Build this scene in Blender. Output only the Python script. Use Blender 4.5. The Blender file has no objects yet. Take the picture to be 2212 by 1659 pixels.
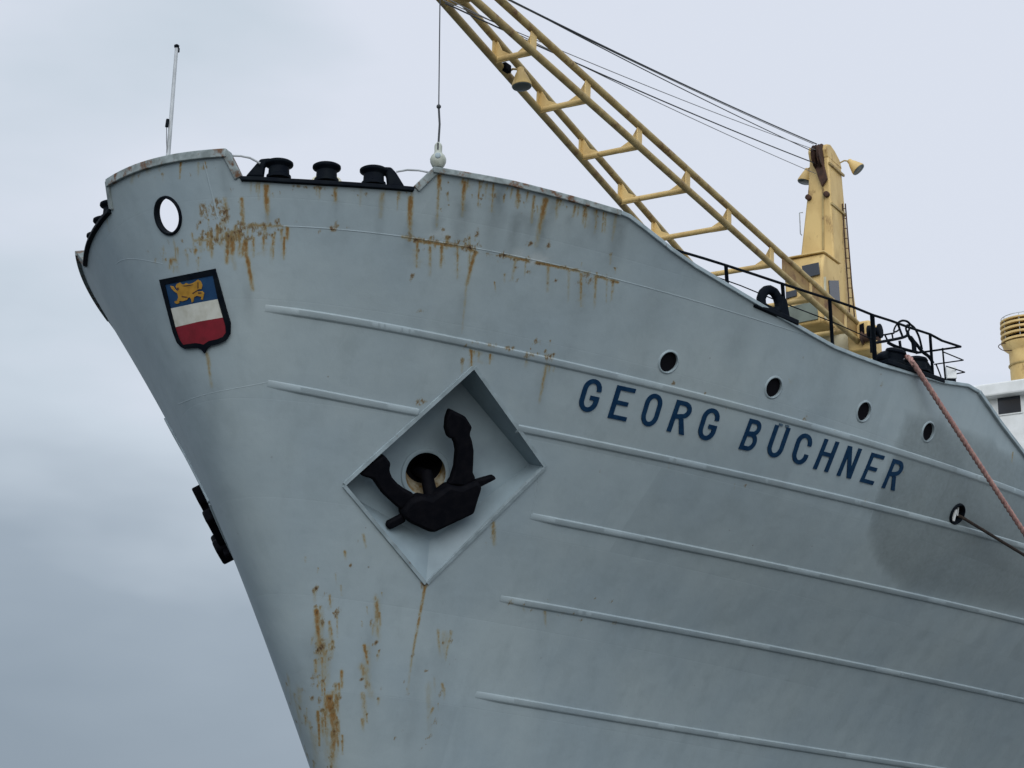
import bpy, math, random
import numpy as np
from mathutils import Vector
from mathutils.geometry import delaunay_2d_cdt

# ------------------------------------------------------------------ camera, sky, sun, exposure
SC = bpy.context.scene
COL = SC.collection
RAD = math.radians
rng = np.random.default_rng(7)
random.seed(7)

CAM_AZ, CAM_EL, FPX = 58.8679, 15.4503, 4000.0     # ship axis recedes by CAM_AZ, camera looks up by CAM_EL
W0, H0 = 2212.0, 1659.0
EYE = np.array([-20.8202, -19.5165, 3.6])
a_, e_ = RAD(CAM_AZ), RAD(CAM_EL)
RV = np.array([math.cos(a_), -math.sin(a_), 0.0])
FV = np.array([math.sin(a_), math.cos(a_), 0.0])
DV = FV * math.cos(e_) + np.array([0, 0, math.sin(e_)])
UV = np.array([0, 0, math.cos(e_)]) - FV * math.sin(e_)

cam_data = bpy.data.cameras.new('camera')
cam_data.sensor_width = 36.0
cam_data.lens = 36.0 * FPX / W0
cam_data.clip_end = 5000
cam = bpy.data.objects.new('camera', cam_data)
COL.objects.link(cam)
from mathutils import Matrix
cam.matrix_world = Matrix(((RV[0], UV[0], -DV[0], EYE[0]), (RV[1], UV[1], -DV[1], EYE[1]),
                           (RV[2], UV[2], -DV[2], EYE[2]), (0, 0, 0, 1)))
SC.camera = cam

SUN_EL, SUN_AZ = RAD(24), RAD(214)      # azimuth of the sun measured in the XY plane from +X
world = bpy.data.worlds.new('World')
SC.world = world
world.use_nodes = True
wt = world.node_tree
wt.nodes.clear()
def wn(kind, **kw):
    n = wt.nodes.new(kind)
    for k, v in kw.items(): setattr(n, k, v)
    return n
w_out = wn('ShaderNodeOutputWorld'); w_bg = wn('ShaderNodeBackground')
w_bg.inputs['Strength'].default_value = 0.1
w_sky = wn('ShaderNodeTexSky', sky_type='NISHITA', sun_disc=False)
w_sky.sun_elevation = SUN_EL
w_sky.sun_rotation = RAD(90) - SUN_AZ
w_sky.air_density = 1.0; w_sky.dust_density = 3.0
w_tc = wn('ShaderNodeTexCoord')
w_map = wn('ShaderNodeMapping'); w_map.inputs['Scale'].default_value = (2.4, 2.4, 6.5)
w_map.inputs['Location'].default_value = (0.35, 0.1, 0.2)
w_noise = wn('ShaderNodeTexNoise'); w_noise.inputs['Scale'].default_value = 1.6
w_noise.inputs['Detail'].default_value = 4.0; w_noise.inputs['Roughness'].default_value = 0.5
w_sep = wn('ShaderNodeSeparateXYZ')
# the overcast deck thins with height: dark and banded low down, bright higher up
w_h = wn('ShaderNodeMapRange'); w_h.interpolation_type = 'SMOOTHSTEP'
w_h.inputs['From Min'].default_value = 0.02; w_h.inputs['From Max'].default_value = 0.38; w_h.inputs['To Max'].default_value = 0.93
w_add = wn('ShaderNodeMath', operation='MULTIPLY_ADD'); w_add.inputs[1].default_value = 0.8
w_ramp = wn('ShaderNodeValToRGB')
cr = w_ramp.color_ramp
cr.elements[0].position = 0.10; cr.elements[0].color = (0.29, 0.355, 0.43, 1)
cr.elements[1].position = 1.0; cr.elements[1].color = (0.75, 0.80, 0.905, 1)
e1 = cr.elements.new(0.42); e1.color = (0.36, 0.43, 0.51, 1)
e2 = cr.elements.new(0.77); e2.color = (0.62, 0.70, 0.79, 1)
# the sky to starboard of the ship is brighter than over the open water ahead of her bow
w_side = wn('ShaderNodeMapRange'); w_side.interpolation_type = 'SMOOTHSTEP'
w_side.inputs['From Min'].default_value = 0.62; w_side.inputs['From Max'].default_value = 0.97
w_side.inputs['To Min'].default_value = 0.0; w_side.inputs['To Max'].default_value = 0.34
w_sum = wn('ShaderNodeMath', operation='ADD')
w_scale = wn('ShaderNodeVectorMath', operation='SCALE'); w_scale.inputs['Scale'].default_value = 9.6
w_mix = wn('ShaderNodeMix', data_type='RGBA'); w_mix.inputs['Factor'].default_value = 0.96
L = wt.links.new
L(w_tc.outputs['Generated'], w_map.inputs['Vector']); L(w_map.outputs[0], w_noise.inputs['Vector'])
L(w_tc.outputs['Generated'], w_sep.inputs[0]); L(w_sep.outputs['Z'], w_h.inputs['Value'])
L(w_sep.outputs['X'], w_side.inputs['Value'])
w_nsub = wn('ShaderNodeMath', operation='SUBTRACT'); w_nsub.inputs[1].default_value = 0.5
L(w_noise.outputs[0], w_nsub.inputs[0]); L(w_nsub.outputs[0], w_add.inputs[0]); L(w_h.outputs[0], w_add.inputs[2])
L(w_add.outputs[0], w_sum.inputs[0]); L(w_side.outputs[0], w_sum.inputs[1])
L(w_sum.outputs[0], w_ramp.inputs[0]); L(w_ramp.outputs[0], w_scale.inputs[0])
L(w_sky.outputs[0], w_mix.inputs['A']); L(w_scale.outputs[0], w_mix.inputs['B'])
# added glow: unseen sky behind the camera brightened sunward to light the hull
w_dot = wn('ShaderNodeVectorMath', operation='DOT_PRODUCT')
w_dot.inputs[1].default_value = (math.cos(SUN_EL)*math.cos(SUN_AZ), math.cos(SUN_EL)*math.sin(SUN_AZ), math.sin(SUN_EL))
w_glow = wn('ShaderNodeMapRange'); w_glow.interpolation_type = 'SMOOTHSTEP'
w_glow.inputs['From Min'].default_value = -0.1; w_glow.inputs['From Max'].default_value = 1.0
w_glow.inputs['To Min'].default_value = 1.0; w_glow.inputs['To Max'].default_value = 1.9
w_br = wn('ShaderNodeVectorMath', operation='SCALE')
L(w_tc.outputs['Generated'], w_dot.inputs[0]); L(w_dot.outputs['Value'], w_glow.inputs['Value'])
L(w_mix.outputs['Result'], w_br.inputs[0]); L(w_glow.outputs[0], w_br.inputs['Scale'])
L(w_br.outputs[0], w_bg.inputs['Color']); L(w_bg.outputs[0], w_out.inputs[0])

sun_data = bpy.data.lights.new('sun', 'SUN')
sun_data.energy = 1.15; sun_data.angle = RAD(50); sun_data.color = (1.0, 0.97, 0.92)
sun = bpy.data.objects.new('sun', sun_data)
COL.objects.link(sun)
sv = Vector((math.cos(SUN_EL) * math.cos(SUN_AZ), math.cos(SUN_EL) * math.sin(SUN_AZ), math.sin(SUN_EL)))
sun.rotation_euler = sv.to_track_quat('Z', 'Y').to_euler()
sun.location = (0, -30, 40)
SC.view_settings.view_transform = 'Standard'
SC.view_settings.look = 'None'
SC.view_settings.exposure = 0.0
SC.view_settings.gamma = 1.0

# ------------------------------------------------------------------ the hull form
HK = np.array([0, 1.5, 4, 8, 14.0])
STEM = np.array([0.0, 0.6591, 1.7873, 4.0138, 7.5247])
NOSE = np.array([1.4311, 1.0359, 0.1812, -0.6945, -1.678])
ENTRY = np.array([-0.1648, -0.2563, -0.3304, -0.968, -1.6019])
ZT, BEAM = 15.7113, 9.8
def _spl_matrix():
    n = len(HK); h = np.diff(HK); A = np.eye(n); B = np.zeros((n, n))
    for i in range(1, n - 1):
        A[i, i-1] = h[i-1]; A[i, i] = 2 * (h[i-1] + h[i]); A[i, i+1] = h[i]
        B[i, i-1] = 6 / h[i-1]; B[i, i] = -6 / h[i-1] - 6 / h[i]; B[i, i+1] = 6 / h[i]
    return np.linalg.solve(A, B)
_M = _spl_matrix()
def spl(x, y):
    m = _M @ y; x = np.asarray(x, float); xc = np.clip(x, HK[0], HK[-1])
    i = np.clip(np.searchsorted(HK, xc, side='right') - 1, 0, len(HK) - 2)
    h = HK[i+1] - HK[i]; a = (HK[i+1] - xc) / h; b = (xc - HK[i]) / h
    v = a * y[i] + b * y[i+1] + ((a**3 - a) * m[i] + (b**3 - b) * m[i+1]) * h * h / 6
    n = len(HK) - 1
    d0 = (y[1]-y[0])/(HK[1]-HK[0]) - (HK[1]-HK[0])/6*(m[1]+2*m[0])
    d1 = (y[n]-y[n-1])/(HK[n]-HK[n-1]) + (HK[n]-HK[n-1])/6*(2*m[n]+m[n-1])
    return v + np.where(x < HK[0], (x-HK[0])*d0, 0) + np.where(x > HK[-1], (x-HK[-1])*d1, 0)
def surf(u, z):
    """hull side at girth parameter u (port positive) and height z: x aft, y starboard, z up"""
    u = np.asarray(u, float); z = np.asarray(z, float); au = np.abs(u)
    h = ZT - z
    s = au * au / (au + 2.0)
    x = np.sqrt(2 * np.exp(spl(h, NOSE)) * s + (np.exp(spl(h, ENTRY)) * s) ** 2) / BEAM
    b = BEAM * (1 - np.exp(-x - .35 * x * x))
    return np.stack([spl(h, STEM) + s, -b * np.where(u < 0, -1, 1), z * np.ones_like(s)], -1)
def tangents(u, z):
    u = np.asarray(u, float); z = np.asarray(z, float); h = 1e-3
    return (surf(u+h, z) - surf(u-h, z)) / (2*h), (surf(u, z+h) - surf(u, z-h)) / (2*h)
def normal(u, z):
    u = np.asarray(u, float); u = np.where(np.abs(u) < 4e-3, np.where(u < 0, -4e-3, 4e-3), u)
    a, b = tangents(u, z); n = np.cross(a, b)
    n /= np.linalg.norm(n, axis=-1, keepdims=True)
    return n
def hull(u, z, off=0.0):
    p = surf(u, z)
    off = np.asarray(off, float)
    return p + normal(u, z) * off[..., None] if np.any(off) else p
_c = normal(np.array([5.0]), np.array([10.0]))[0]
if _c[1] > 0:
    _n0 = normal
    def normal(u, z): return -_n0(u, z)
def proj(P):
    q = np.asarray(P, float) - EYE; d = q @ DV
    return np.stack([W0/2 + FPX * (q @ RV) / d, H0/2 - FPX * (q @ UV) / d], -1), d
_Ug, _Zg = np.meshgrid(np.linspace(-2.0, 30, 160), np.linspace(3, 17, 60))
def sight(pts, inset=0.0):
    """(u, z) of the places on the hull that are seen in the given directions"""
    t = np.atleast_2d(np.array(pts, float))
    q, d = proj(hull(_Ug, _Zg, -inset)); q = q.reshape(-1, 2); d = d.ravel()
    U = np.zeros(len(t)); Z = np.zeros(len(t))
    for i in range(len(t)):
        e = ((q - t[i]) ** 2).sum(-1); m = e < e.min() + 1500
        k = np.argmin(np.where(m, d + e * 1e-3, 1e9)); U[i] = _Ug.flat[k]; Z[i] = _Zg.flat[k]
    for _ in range(14):
        h = 1e-3
        q0 = proj(hull(U, Z, -inset))[0]; qu = proj(hull(U+h, Z, -inset))[0]; qz = proj(hull(U, Z+h, -inset))[0]
        ju = (qu - q0) / h; jz = (qz - q0) / h; r = t - q0
        a11 = (ju*ju).sum(-1) + 1e-2; a22 = (jz*jz).sum(-1) + 1e-2; a12 = (ju*jz).sum(-1)
        b1 = (ju*r).sum(-1); b2 = (jz*r).sum(-1); det = a11*a22 - a12*a12
        du = (a22*b1 - a12*b2) / det; dz = (a11*b2 - a12*b1) / det
        f = np.minimum(1, .8 / np.maximum(np.maximum(np.abs(du), np.abs(dz)), 1e-9))
        U += du*f; Z += dz*f
    return U, Z
def HP(pts, off=0.0, inset=0.0):
    u, z = sight(pts, inset)
    return hull(u, z, off - inset)
def ray(px):
    px = np.asarray(px, float)
    d = DV + RV * ((px[0] - W0/2) / FPX) - UV * ((px[1] - H0/2) / FPX)
    return d
def on_plane(px, p0, n):
    d = ray(px); n = np.asarray(n, float)
    return EYE + d * (((np.asarray(p0, float) - EYE) @ n) / (d @ n))
def on_x(px, x): return on_plane(px, (x, 0, 0), (1, 0, 0))
def on_y(px, y): return on_plane(px, (0, y, 0), (0, 1, 0))
def dense(pts, step):
    """resample a polyline"""
    pts = [np.asarray(p, float) for p in pts]; out = [pts[0]]
    for a, b in zip(pts, pts[1:]):
        n = max(1, int(math.ceil(np.linalg.norm(b - a) / step)))
        out += [a + (b - a) * k / n for k in range(1, n + 1)]
    return np.array(out)

# ------------------------------------------------------------------ materials
def material(name, color, rough=0.6, metal=0.0, spec=0.4):
    m = bpy.data.materials.new(name); m.use_nodes = True
    b = m.node_tree.nodes['Principled BSDF']
    b.inputs['Base Color'].default_value = (*color, 1); b.inputs['Roughness'].default_value = rough
    b.inputs['Metallic'].default_value = metal; b.inputs['Specular IOR Level'].default_value = spec
    return m
def weathered(name, color, color2, scale=3.0, lo=0.4, hi=0.7, rough=0.6, bump=0.15, stretch=1.0, rust=None, rust_lo=.62, rust_hi=.72, rust_scale=2.2, spec=0.35):
    m = material(name, color, rough, spec=spec); t = m.node_tree; b = t.nodes['Principled BSDF']
    tc = t.nodes.new('ShaderNodeTexCoord'); mp = t.nodes.new('ShaderNodeMapping'); mp.inputs['Scale'].default_value = (1, 1, stretch)
    n = t.nodes.new('ShaderNodeTexNoise'); n.inputs['Scale'].default_value = scale; n.inputs['Detail'].default_value = 6
    mr = t.nodes.new('ShaderNodeMapRange'); mr.inputs['From Min'].default_value = lo; mr.inputs['From Max'].default_value = hi
    mx = t.nodes.new('ShaderNodeMix'); mx.data_type = 'RGBA'
    mx.inputs['A'].default_value = (*color, 1); mx.inputs['B'].default_value = (*color2, 1)
    l = t.links.new
    l(tc.outputs['Object'], mp.inputs[0]); l(mp.outputs[0], n.inputs['Vector']); l(n.outputs[0], mr.inputs['Value']); l(mr.outputs[0], mx.inputs['Factor'])
    last = mx.outputs['Result']
    if rust:
        n2 = t.nodes.new('ShaderNodeTexNoise'); n2.inputs['Scale'].default_value = rust_scale; n2.inputs['Detail'].default_value = 9; n2.inputs['Roughness'].default_value = .65
        mr2 = t.nodes.new('ShaderNodeMapRange'); mr2.inputs['From Min'].default_value = rust_lo; mr2.inputs['From Max'].default_value = rust_hi
        mx2 = t.nodes.new('ShaderNodeMix'); mx2.data_type = 'RGBA'; mx2.inputs['B'].default_value = (*rust, 1)
        l(mp.outputs[0], n2.inputs['Vector']); l(n2.outputs[0], mr2.inputs['Value']); l(mr2.outputs[0], mx2.inputs['Factor']); l(last, mx2.inputs['A'])
        last = mx2.outputs['Result']
    l(last, b.inputs['Base Color'])
    if bump:
        bp = t.nodes.new('ShaderNodeBump'); bp.inputs['Strength'].default_value = bump; bp.inputs['Distance'].default_value = .02
        l(n.outputs[0], bp.inputs['Height']); l(bp.outputs[0], b.inputs['Normal'])
    return m
PAINT = (0.298, 0.362, 0.386)
def hull_material():
    m = material('grey_hull_paint', PAINT, 0.5, spec=0.35); t = m.node_tree; b = t.nodes['Principled BSDF']; l = t.links.new
    def nd(k, **kw):
        n = t.nodes.new(k)
        for a, v in kw.items(): setattr(n, a, v)
        return n
    def noise(scale, detail=5, rough=.55, vec=None):
        n = nd('ShaderNodeTexNoise'); n.inputs['Scale'].default_value = scale; n.inputs['Detail'].default_value = detail; n.inputs['Roughness'].default_value = rough
        if vec: l(vec, n.inputs['Vector'])
        return n.outputs[0]
    def rangef(v, a, c, lo=0., hi=1.):
        n = nd('ShaderNodeMapRange'); n.inputs['From Min'].default_value = a; n.inputs['From Max'].default_value = c
        n.inputs['To Min'].default_value = lo; n.inputs['To Max'].default_value = hi; l(v, n.inputs['Value']); return n.outputs[0]
    def mix(f, A, B, blend='MIX'):
        n = nd('ShaderNodeMix', data_type='RGBA', blend_type=blend)
        if isinstance(f, float): n.inputs['Factor'].default_value = f
        else: l(f, n.inputs['Factor'])
        for s, v in (('A', A), ('B', B)):
            if isinstance(v, tuple): n.inputs[s].default_value = (*v, 1)
            else: l(v, n.inputs[s])
        return n.outputs['Result']
    def math_(op, a, c):
        n = nd('ShaderNodeMath', operation=op)
        for i, v in enumerate((a, c)):
            if isinstance(v, (int, float)): n.inputs[i].default_value = v
            else: l(v, n.inputs[i])
        return n.outputs[0]
    tc = nd('ShaderNodeTexCoord'); P = tc.outputs['Object']
    mp = nd('ShaderNodeMapping'); mp.inputs['Scale'].default_value = (1, 1, .16); l(P, mp.inputs[0])
    big = noise(.45, 4, .5, P); runs = noise(2.6, 6, .6, mp.outputs[0]); fine = noise(11, 8, .65, P); grain = noise(55, 3, .6, P)
    c = mix(rangef(big, .3, .7), (PAINT[0]*.9, PAINT[1]*.92, PAINT[2]*.95), (PAINT[0]*1.08, PAINT[1]*1.06, PAINT[2]*1.04))
    c = mix(rangef(runs, .5, .76, 0, .30), c, (.19, .235, .245))
    c = mix(rangef(runs, .46, .22, 0, .22), c, (.36, .43, .44))
    c = mix(rangef(grain, .3, .7, 0, .12), c, (.2, .25, .28))
    def attr(name):
        n = nd('ShaderNodeAttribute'); n.attribute_name = name; return n.outputs['Fac']
    gr = math_('MULTIPLY', attr('grime'), rangef(fine, .2, .75, .65, 1.1))
    c = mix(gr, c, (.085, .105, .105))
    pale = attr('pale')
    c = mix(math_('MULTIPLY', pale, rangef(fine, .3, .6, .5, 1.)), c, (.46, .5, .5))
    ru = attr('rust')
    mp2 = nd('ShaderNodeMapping'); mp2.inputs['Scale'].default_value = (1, 1, .35); l(P, mp2.inputs[0])
    rn = noise(17, 8, .7, mp2.outputs[0])
    rv = math_('MULTIPLY', ru, rangef(rn, .28, .68, .25, 1.75))
    halo = rangef(rv, .06, .5, 0, .8)
    c = mix(halo, c, (.255, .22, .105))
    c = mix(rangef(rv, .34, .8, 0, .95), c, (.205, .108, .031))
    c = mix(rangef(rv, 1.0, 1.5, 0, .85), c, (.055, .028, .016))
    ch = math_('MULTIPLY', attr('chip'), rangef(noise(21, 8, .75, mp2.outputs[0]), .36, .64, 0., 2.0))
    c = mix(rangef(ch, .30, .62, 0, .8), c, (.19, .15, .07))
    c = mix(rangef(ch, .60, 1.0, 0, .85), c, (.11, .052, .02))
    c = mix(rangef(ch, 1.0, 1.25, 0, .9), c, (.025, .018, .015))
    # scattered pin-holes of rust
    vo = nd('ShaderNodeTexVoronoi'); vo.inputs['Scale'].default_value = 1.6; l(P, vo.inputs['Vector'])
    sp = rangef(vo.outputs['Distance'], .018, .034, 1, 0)
    c = mix(math_('MULTIPLY', sp, rangef(big, .45, .6, 0, .6)), c, (.13, .09, .05))
    l(c, b.inputs['Base Color'])
    sx = nd('ShaderNodeSeparateXYZ'); l(P, sx.inputs[0]); cx = nd('ShaderNodeCombineXYZ'); l(sx.outputs['X'], cx.inputs['X'])
    l(math_('ADD', sx.outputs['Z'], math_('MULTIPLY', sx.outputs['X'], .06)), cx.inputs['Y'])
    br = nd('ShaderNodeTexBrick'); br.offset = .37; br.inputs['Scale'].default_value = 1.0; br.inputs['Brick Width'].default_value = 4.3; br.inputs['Row Height'].default_value = 1.45
    br.inputs['Mortar Size'].default_value = .012; br.inputs['Mortar Smooth'].default_value = .6; br.inputs['Color1'].default_value = (.84, .84, .84, 1); br.inputs['Color2'].default_value = (1.06, 1.06, 1.06, 1); br.inputs['Mortar'].default_value = (.96, .96, .96, 1)
    l(cx.outputs[0], br.inputs['Vector'])
    c = mix(.42, c, mix(1.0, c, br.outputs['Color'], 'MULTIPLY'))
    wv = nd('ShaderNodeTexWave'); wv.wave_type = 'BANDS'; wv.bands_direction = 'X'; wv.inputs['Scale'].default_value = .42; wv.inputs['Distortion'].default_value = .6; wv.inputs['Detail'].default_value = 1; l(P, wv.inputs['Vector'])
    l(c, b.inputs['Base Color'])
    b0 = nd('ShaderNodeBump'); b0.inputs['Strength'].default_value = .35; b0.inputs['Distance'].default_value = .012; l(wv.outputs[0], b0.inputs['Height'])
    b4 = nd('ShaderNodeBump'); b4.inputs['Strength'].default_value = .16; b4.inputs['Distance'].default_value = .004; b4.invert = True; l(br.outputs['Fac'], b4.inputs['Height']); l(b0.outputs[0], b4.inputs['Normal'])
    b1 = nd('ShaderNodeBump'); b1.inputs['Strength'].default_value = .32; b1.inputs['Distance'].default_value = .07; l(b4.outputs[0], b1.inputs['Normal'])
    l(noise(1.25, 3, .5, P), b1.inputs['Height'])
    b2 = nd('ShaderNodeBump'); b2.inputs['Strength'].default_value = .16; b2.inputs['Distance'].default_value = .012
    l(fine, b2.inputs['Height']); l(b1.outputs[0], b2.inputs['Normal']); l(b2.outputs[0], b.inputs['Normal'])
    l(rangef(rv, .2, .8, .5, .9), b.inputs['Roughness'])
    return m
M_HULL = hull_material()
M_TRIM = weathered('grey_trim_paint', (.30, .37, .40), (.21, .26, .28), 4, .35, .7, .55, .2, rust=(.13, .06, .025), rust_lo=.66, rust_hi=.72, rust_scale=6)
M_CAP = weathered('chalky_rail_paint', (.27, .315, .32), (.15, .18, .18), 6, .38, .62, .65, .35, rust=(.12, .06, .03), rust_lo=.52, rust_hi=.62, rust_scale=5.5)
M_NICHE = weathered('recess_paint', (.25, .32, .355), (.19, .245, .275), 1.6, .35, .7, .5, .15, rust=(.2, .09, .03), rust_lo=.72, rust_hi=.78, rust_scale=3)
M_LINING = weathered('rusty_pipe_lining', (.40, .39, .31), (.22, .17, .10), 5, .35, .65, .7, .3, rust=(.20, .12, .03), rust_lo=.44, rust_hi=.56, rust_scale=4)
M_BLACK = weathered('black_paint', (.003, .005, .009), (.007, .010, .013), 5, .4, .7, .6, .2, spec=.04)
M_IRON = weathered('tarred_iron', (.0022, .0026, .0045), (.005, .005, .007), 7, .4, .7, .75, .4, spec=.06)
M_DOT = weathered('overpainted_dot', (.045, .085, .13), (.08, .125, .16), 9, .4, .7, .55, .1)
M_DARK = material('unlit_interior', (.004, .004, .006), .9, spec=.1)
M_BLUE = weathered('letter_blue_paint', (.003, .023, .062), (.007, .035, .08), 9, .4, .7, .55, .1, spec=.1)
M_YEL = weathered('cream_crane_paint', (.63, .455, .19), (.49, .335, .13), 2.2, .4, .7, .55, .15, stretch=.5, rust=(.17, .085, .03), rust_lo=.60, rust_hi=.72, rust_scale=3)
M_JIB = weathered('jib_paint', (.40, .305, .13), (.28, .195, .075), 3, .4, .66, .55, .15, rust=(.15, .08, .035), rust_lo=.55, rust_hi=.70, rust_scale=2.8)
M_WEB = weathered('rusty_jib_paint', (.30, .20, .07), (.22, .125, .045), 2.6, .4, .66, .65, .2, rust=(.13, .06, .025), rust_lo=.5, rust_hi=.68, rust_scale=2.5)
M_PED_SHADE = weathered('shaded_pedestal_grey', (.16, .19, .16), (.11, .13, .11), 3, .4, .7, .5, .1)
M_CREAM = weathered('pale_cream_paint', (.56, .53, .38), (.42, .40, .28), 2.5, .4, .7, .55, .1, rust=(.2, .1, .04), rust_lo=.7, rust_hi=.78)
M_RUST = weathered('rusted_steel', (.075, .036, .022), (.03, .018, .014), 5, .35, .65, .8, .5)
M_WIRE = material('greased_wire', (.035, .04, .045), .55, spec=.3)
M_WIRE_PALE = material('bare_wire', (.22, .225, .235), .5, spec=.3)
M_WHITE = weathered('white_paint', (.74, .76, .76), (.62, .64, .63), 2, .4, .7, .45, .05)
M_GLASS = material('window_glass', (.02, .025, .035), .15, spec=.5)
M_CWHITE = weathered('crest_white', (.52, .53, .48), (.42, .42, .36), 6, .4, .7, .5, .1, rust=(.22, .12, .05), rust_lo=.72, rust_hi=.8, rust_scale=9)
M_CRED = weathered('crest_red', (.19, .012, .022), (.13, .01, .016), 5, .4, .7, .5, .1)
M_CBLUE = weathered('crest_blue', (.006, .035, .10), (.01, .05, .12), 5, .4, .7, .5, .1)
M_GOLD = weathered('crest_gold', (.38, .205, .028), (.28, .15, .02), 9, .4, .7, .5, .1)
M_POLE = weathered('pole_paint', (.46, .49, .51), (.30, .32, .33), 3, .4, .65, .5, .05)
M_ROPE = weathered('faded_red_rope', (.29, .15, .14), (.40, .25, .215), 14, .35, .65, .9, .6)
M_TARROPE = weathered('tarry_rope', (.018, .015, .014), (.035, .025, .018), 20, .4, .6, .9, .6)
M_LENS = material('lamp_glass', (.05, .065, .065), .2, spec=.5)
M_HOOK = weathered('pale_hook_paint', (.42, .45, .40), (.3, .32, .27), 8, .4, .7, .5, .1)
M_DECK = weathered('deck_paint', (.16, .17, .16), (.11, .12, .11), 2, .4, .7, .7, .1)
M_WATER = weathered('harbour_water', (.012, .022, .024), (.02, .032, .034), .4, .4, .6, .12, .5, spec=.5)
M_QUAY = weathered('quay_concrete', (.24, .235, .22), (.18, .176, .166), 1.2, .4, .7, .85, .3)

# ------------------------------------------------------------------ mesh helpers
class MB:
    def __init__(s): s.v = []; s.f = []
    def add(s, verts, faces):
        k = len(s.v); s.v += [tuple(map(float, p)) for p in verts]; s.f += [tuple(i + k for i in f) for f in faces]; return s
    def box(s, c, ax, ay, az):
        """centre and three half-axis vectors"""
        c, ax, ay, az = [np.asarray(q, float) for q in (c, ax, ay, az)]
        v = [c + i*ax + j*ay + k*az for k in (-1, 1) for j in (-1, 1) for i in (-1, 1)]
        f = [(0, 2, 3, 1), (4, 5, 7, 6), (0, 1, 5, 4), (2, 6, 7, 3), (0, 4, 6, 2), (1, 3, 7, 5)]
        if np.dot(np.cross(ax, ay), az) < 0: f = [q[::-1] for q in f]
        return s.add(v, f)
    def tube(s, path, r, n=10, caps=True):
        P = np.array([np.asarray(p, float) for p in path]); m = len(P)
        r = np.broadcast_to(np.asarray(r, float), (m,))
        T = np.gradient(P, axis=0); T /= np.linalg.norm(T, axis=1, keepdims=True) + 1e-12
        ref = np.array([0, 0, 1.0]) if abs(T[0, 2]) < .9 else np.array([1.0, 0, 0])
        A = np.cross(T[0], ref); A /= np.linalg.norm(A); V = []
        for i in range(m):
            A = A - T[i] * (A @ T[i]); A /= np.linalg.norm(A); B = np.cross(T[i], A)
            V += [P[i] + r[i] * (A * math.cos(2*math.pi*k/n) + B * math.sin(2*math.pi*k/n)) for k in range(n)]
        F = [(i*n+k, i*n+(k+1) % n, (i+1)*n+(k+1) % n, (i+1)*n+k) for i in range(m-1) for k in range(n)]
        if caps: F += [tuple(range(n))[::-1], tuple(range((m-1)*n, m*n))]
        return s.add(V, F)
    def lathe(s, base, axis, prof, n=24):
        """prof: list of (distance along axis, radius)"""
        base = np.asarray(base, float); axis = np.asarray(axis, float); axis = axis / np.linalg.norm(axis)
        ref = np.array([0, 0, 1.0]) if abs(axis[2]) < .9 else np.array([1.0, 0, 0])
        A = np.cross(axis, ref); A /= np.linalg.norm(A); B = np.cross(axis, A); V = []
        for d, r in prof: V += [base + axis*d + max(r, 1e-4)*(A*math.cos(2*math.pi*k/n) + B*math.sin(2*math.pi*k/n)) for k in range(n)]
        m = len(prof)
        F = [(i*n+k, i*n+(k+1) % n, (i+1)*n+(k+1) % n, (i+1)*n+k) for i in range(m-1) for k in range(n)]
        F += [tuple(range(n))[::-1], tuple(range((m-1)*n, m*n))]
        return s.add(V, F)
    def prism(s, poly, vec):
        poly = [np.asarray(p, float) for p in poly]; vec = np.asarray(vec, float); n = len(poly)
        nn = sum((np.cross(poly[i], poly[(i+1) % n]) for i in range(n)), np.zeros(3))
        if nn @ vec > 0: poly = poly[::-1]
        V = poly + [p + vec for p in poly]
        F = [tuple(range(n)), tuple(range(n, 2*n))[::-1]] + [((i+1) % n, i, n+i, n+(i+1) % n) for i in range(n)]
        return s.add(V, F)
    def sweep(s, path, sides, outs, section, closed=True, scale=None):
        """section points (a, b): a along sides, b along outs"""
        m = len(path); k = len(section); V = []
        for i in range(m):
            q = 1.0 if scale is None else scale[i]
            V += [path[i] + sides[i]*a*q + outs[i]*b*q for a, b in section]
        F = [(i*k+j, i*k+(j+1) % k, (i+1)*k+(j+1) % k, (i+1)*k+j) for i in range(m-1) for j in range(k if closed else k-1)]
        if closed: F += [tuple(range(k))[::-1], tuple(range((m-1)*k, m*k))]
        return s.add(V, F)
    def build(s, name, mat, parent=None, smooth=True, bevel=0.0, flip_check=True, mirror=False):
        v = s.v; f = s.f
        if mirror:
            v = [(x, -y, z) for x, y, z in v]; f = [q[::-1] for q in f]
        me = bpy.data.meshes.new(name); me.from_pydata(v, [], f); me.update()
        if flip_check:
            import bmesh
            bm = bmesh.new(); bm.from_mesh(me); bmesh.ops.recalc_face_normals(bm, faces=bm.faces); bm.to_mesh(me); bm.free()
        o = bpy.data.objects.new(name, me); COL.objects.link(o)
        me.materials.append(mat)
        if smooth:
            me.polygons.foreach_set('use_smooth', [True]*len(me.polygons))
            try: me.set_sharp_from_angle(angle=RAD(38))
            except Exception: pass
        if bevel:
            b = o.modifiers.new('bevel', 'BEVEL'); b.width = bevel; b.segments = 2; b.limit_method = 'ANGLE'; b.angle_limit = RAD(35)
        if parent: o.parent = parent
        return o
def tag(o, label=None, cat=None, group=None, kind=None):
    if label: o['label'] = label
    if cat: o['category'] = cat
    if group: o['group'] = group
    if kind: o['kind'] = kind
    return o
def thing(name, label, cat, group=None):
    o = bpy.data.objects.new(name, None); COL.objects.link(o); o.empty_display_size = .3
    return tag(o, label, cat, group)
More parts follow.
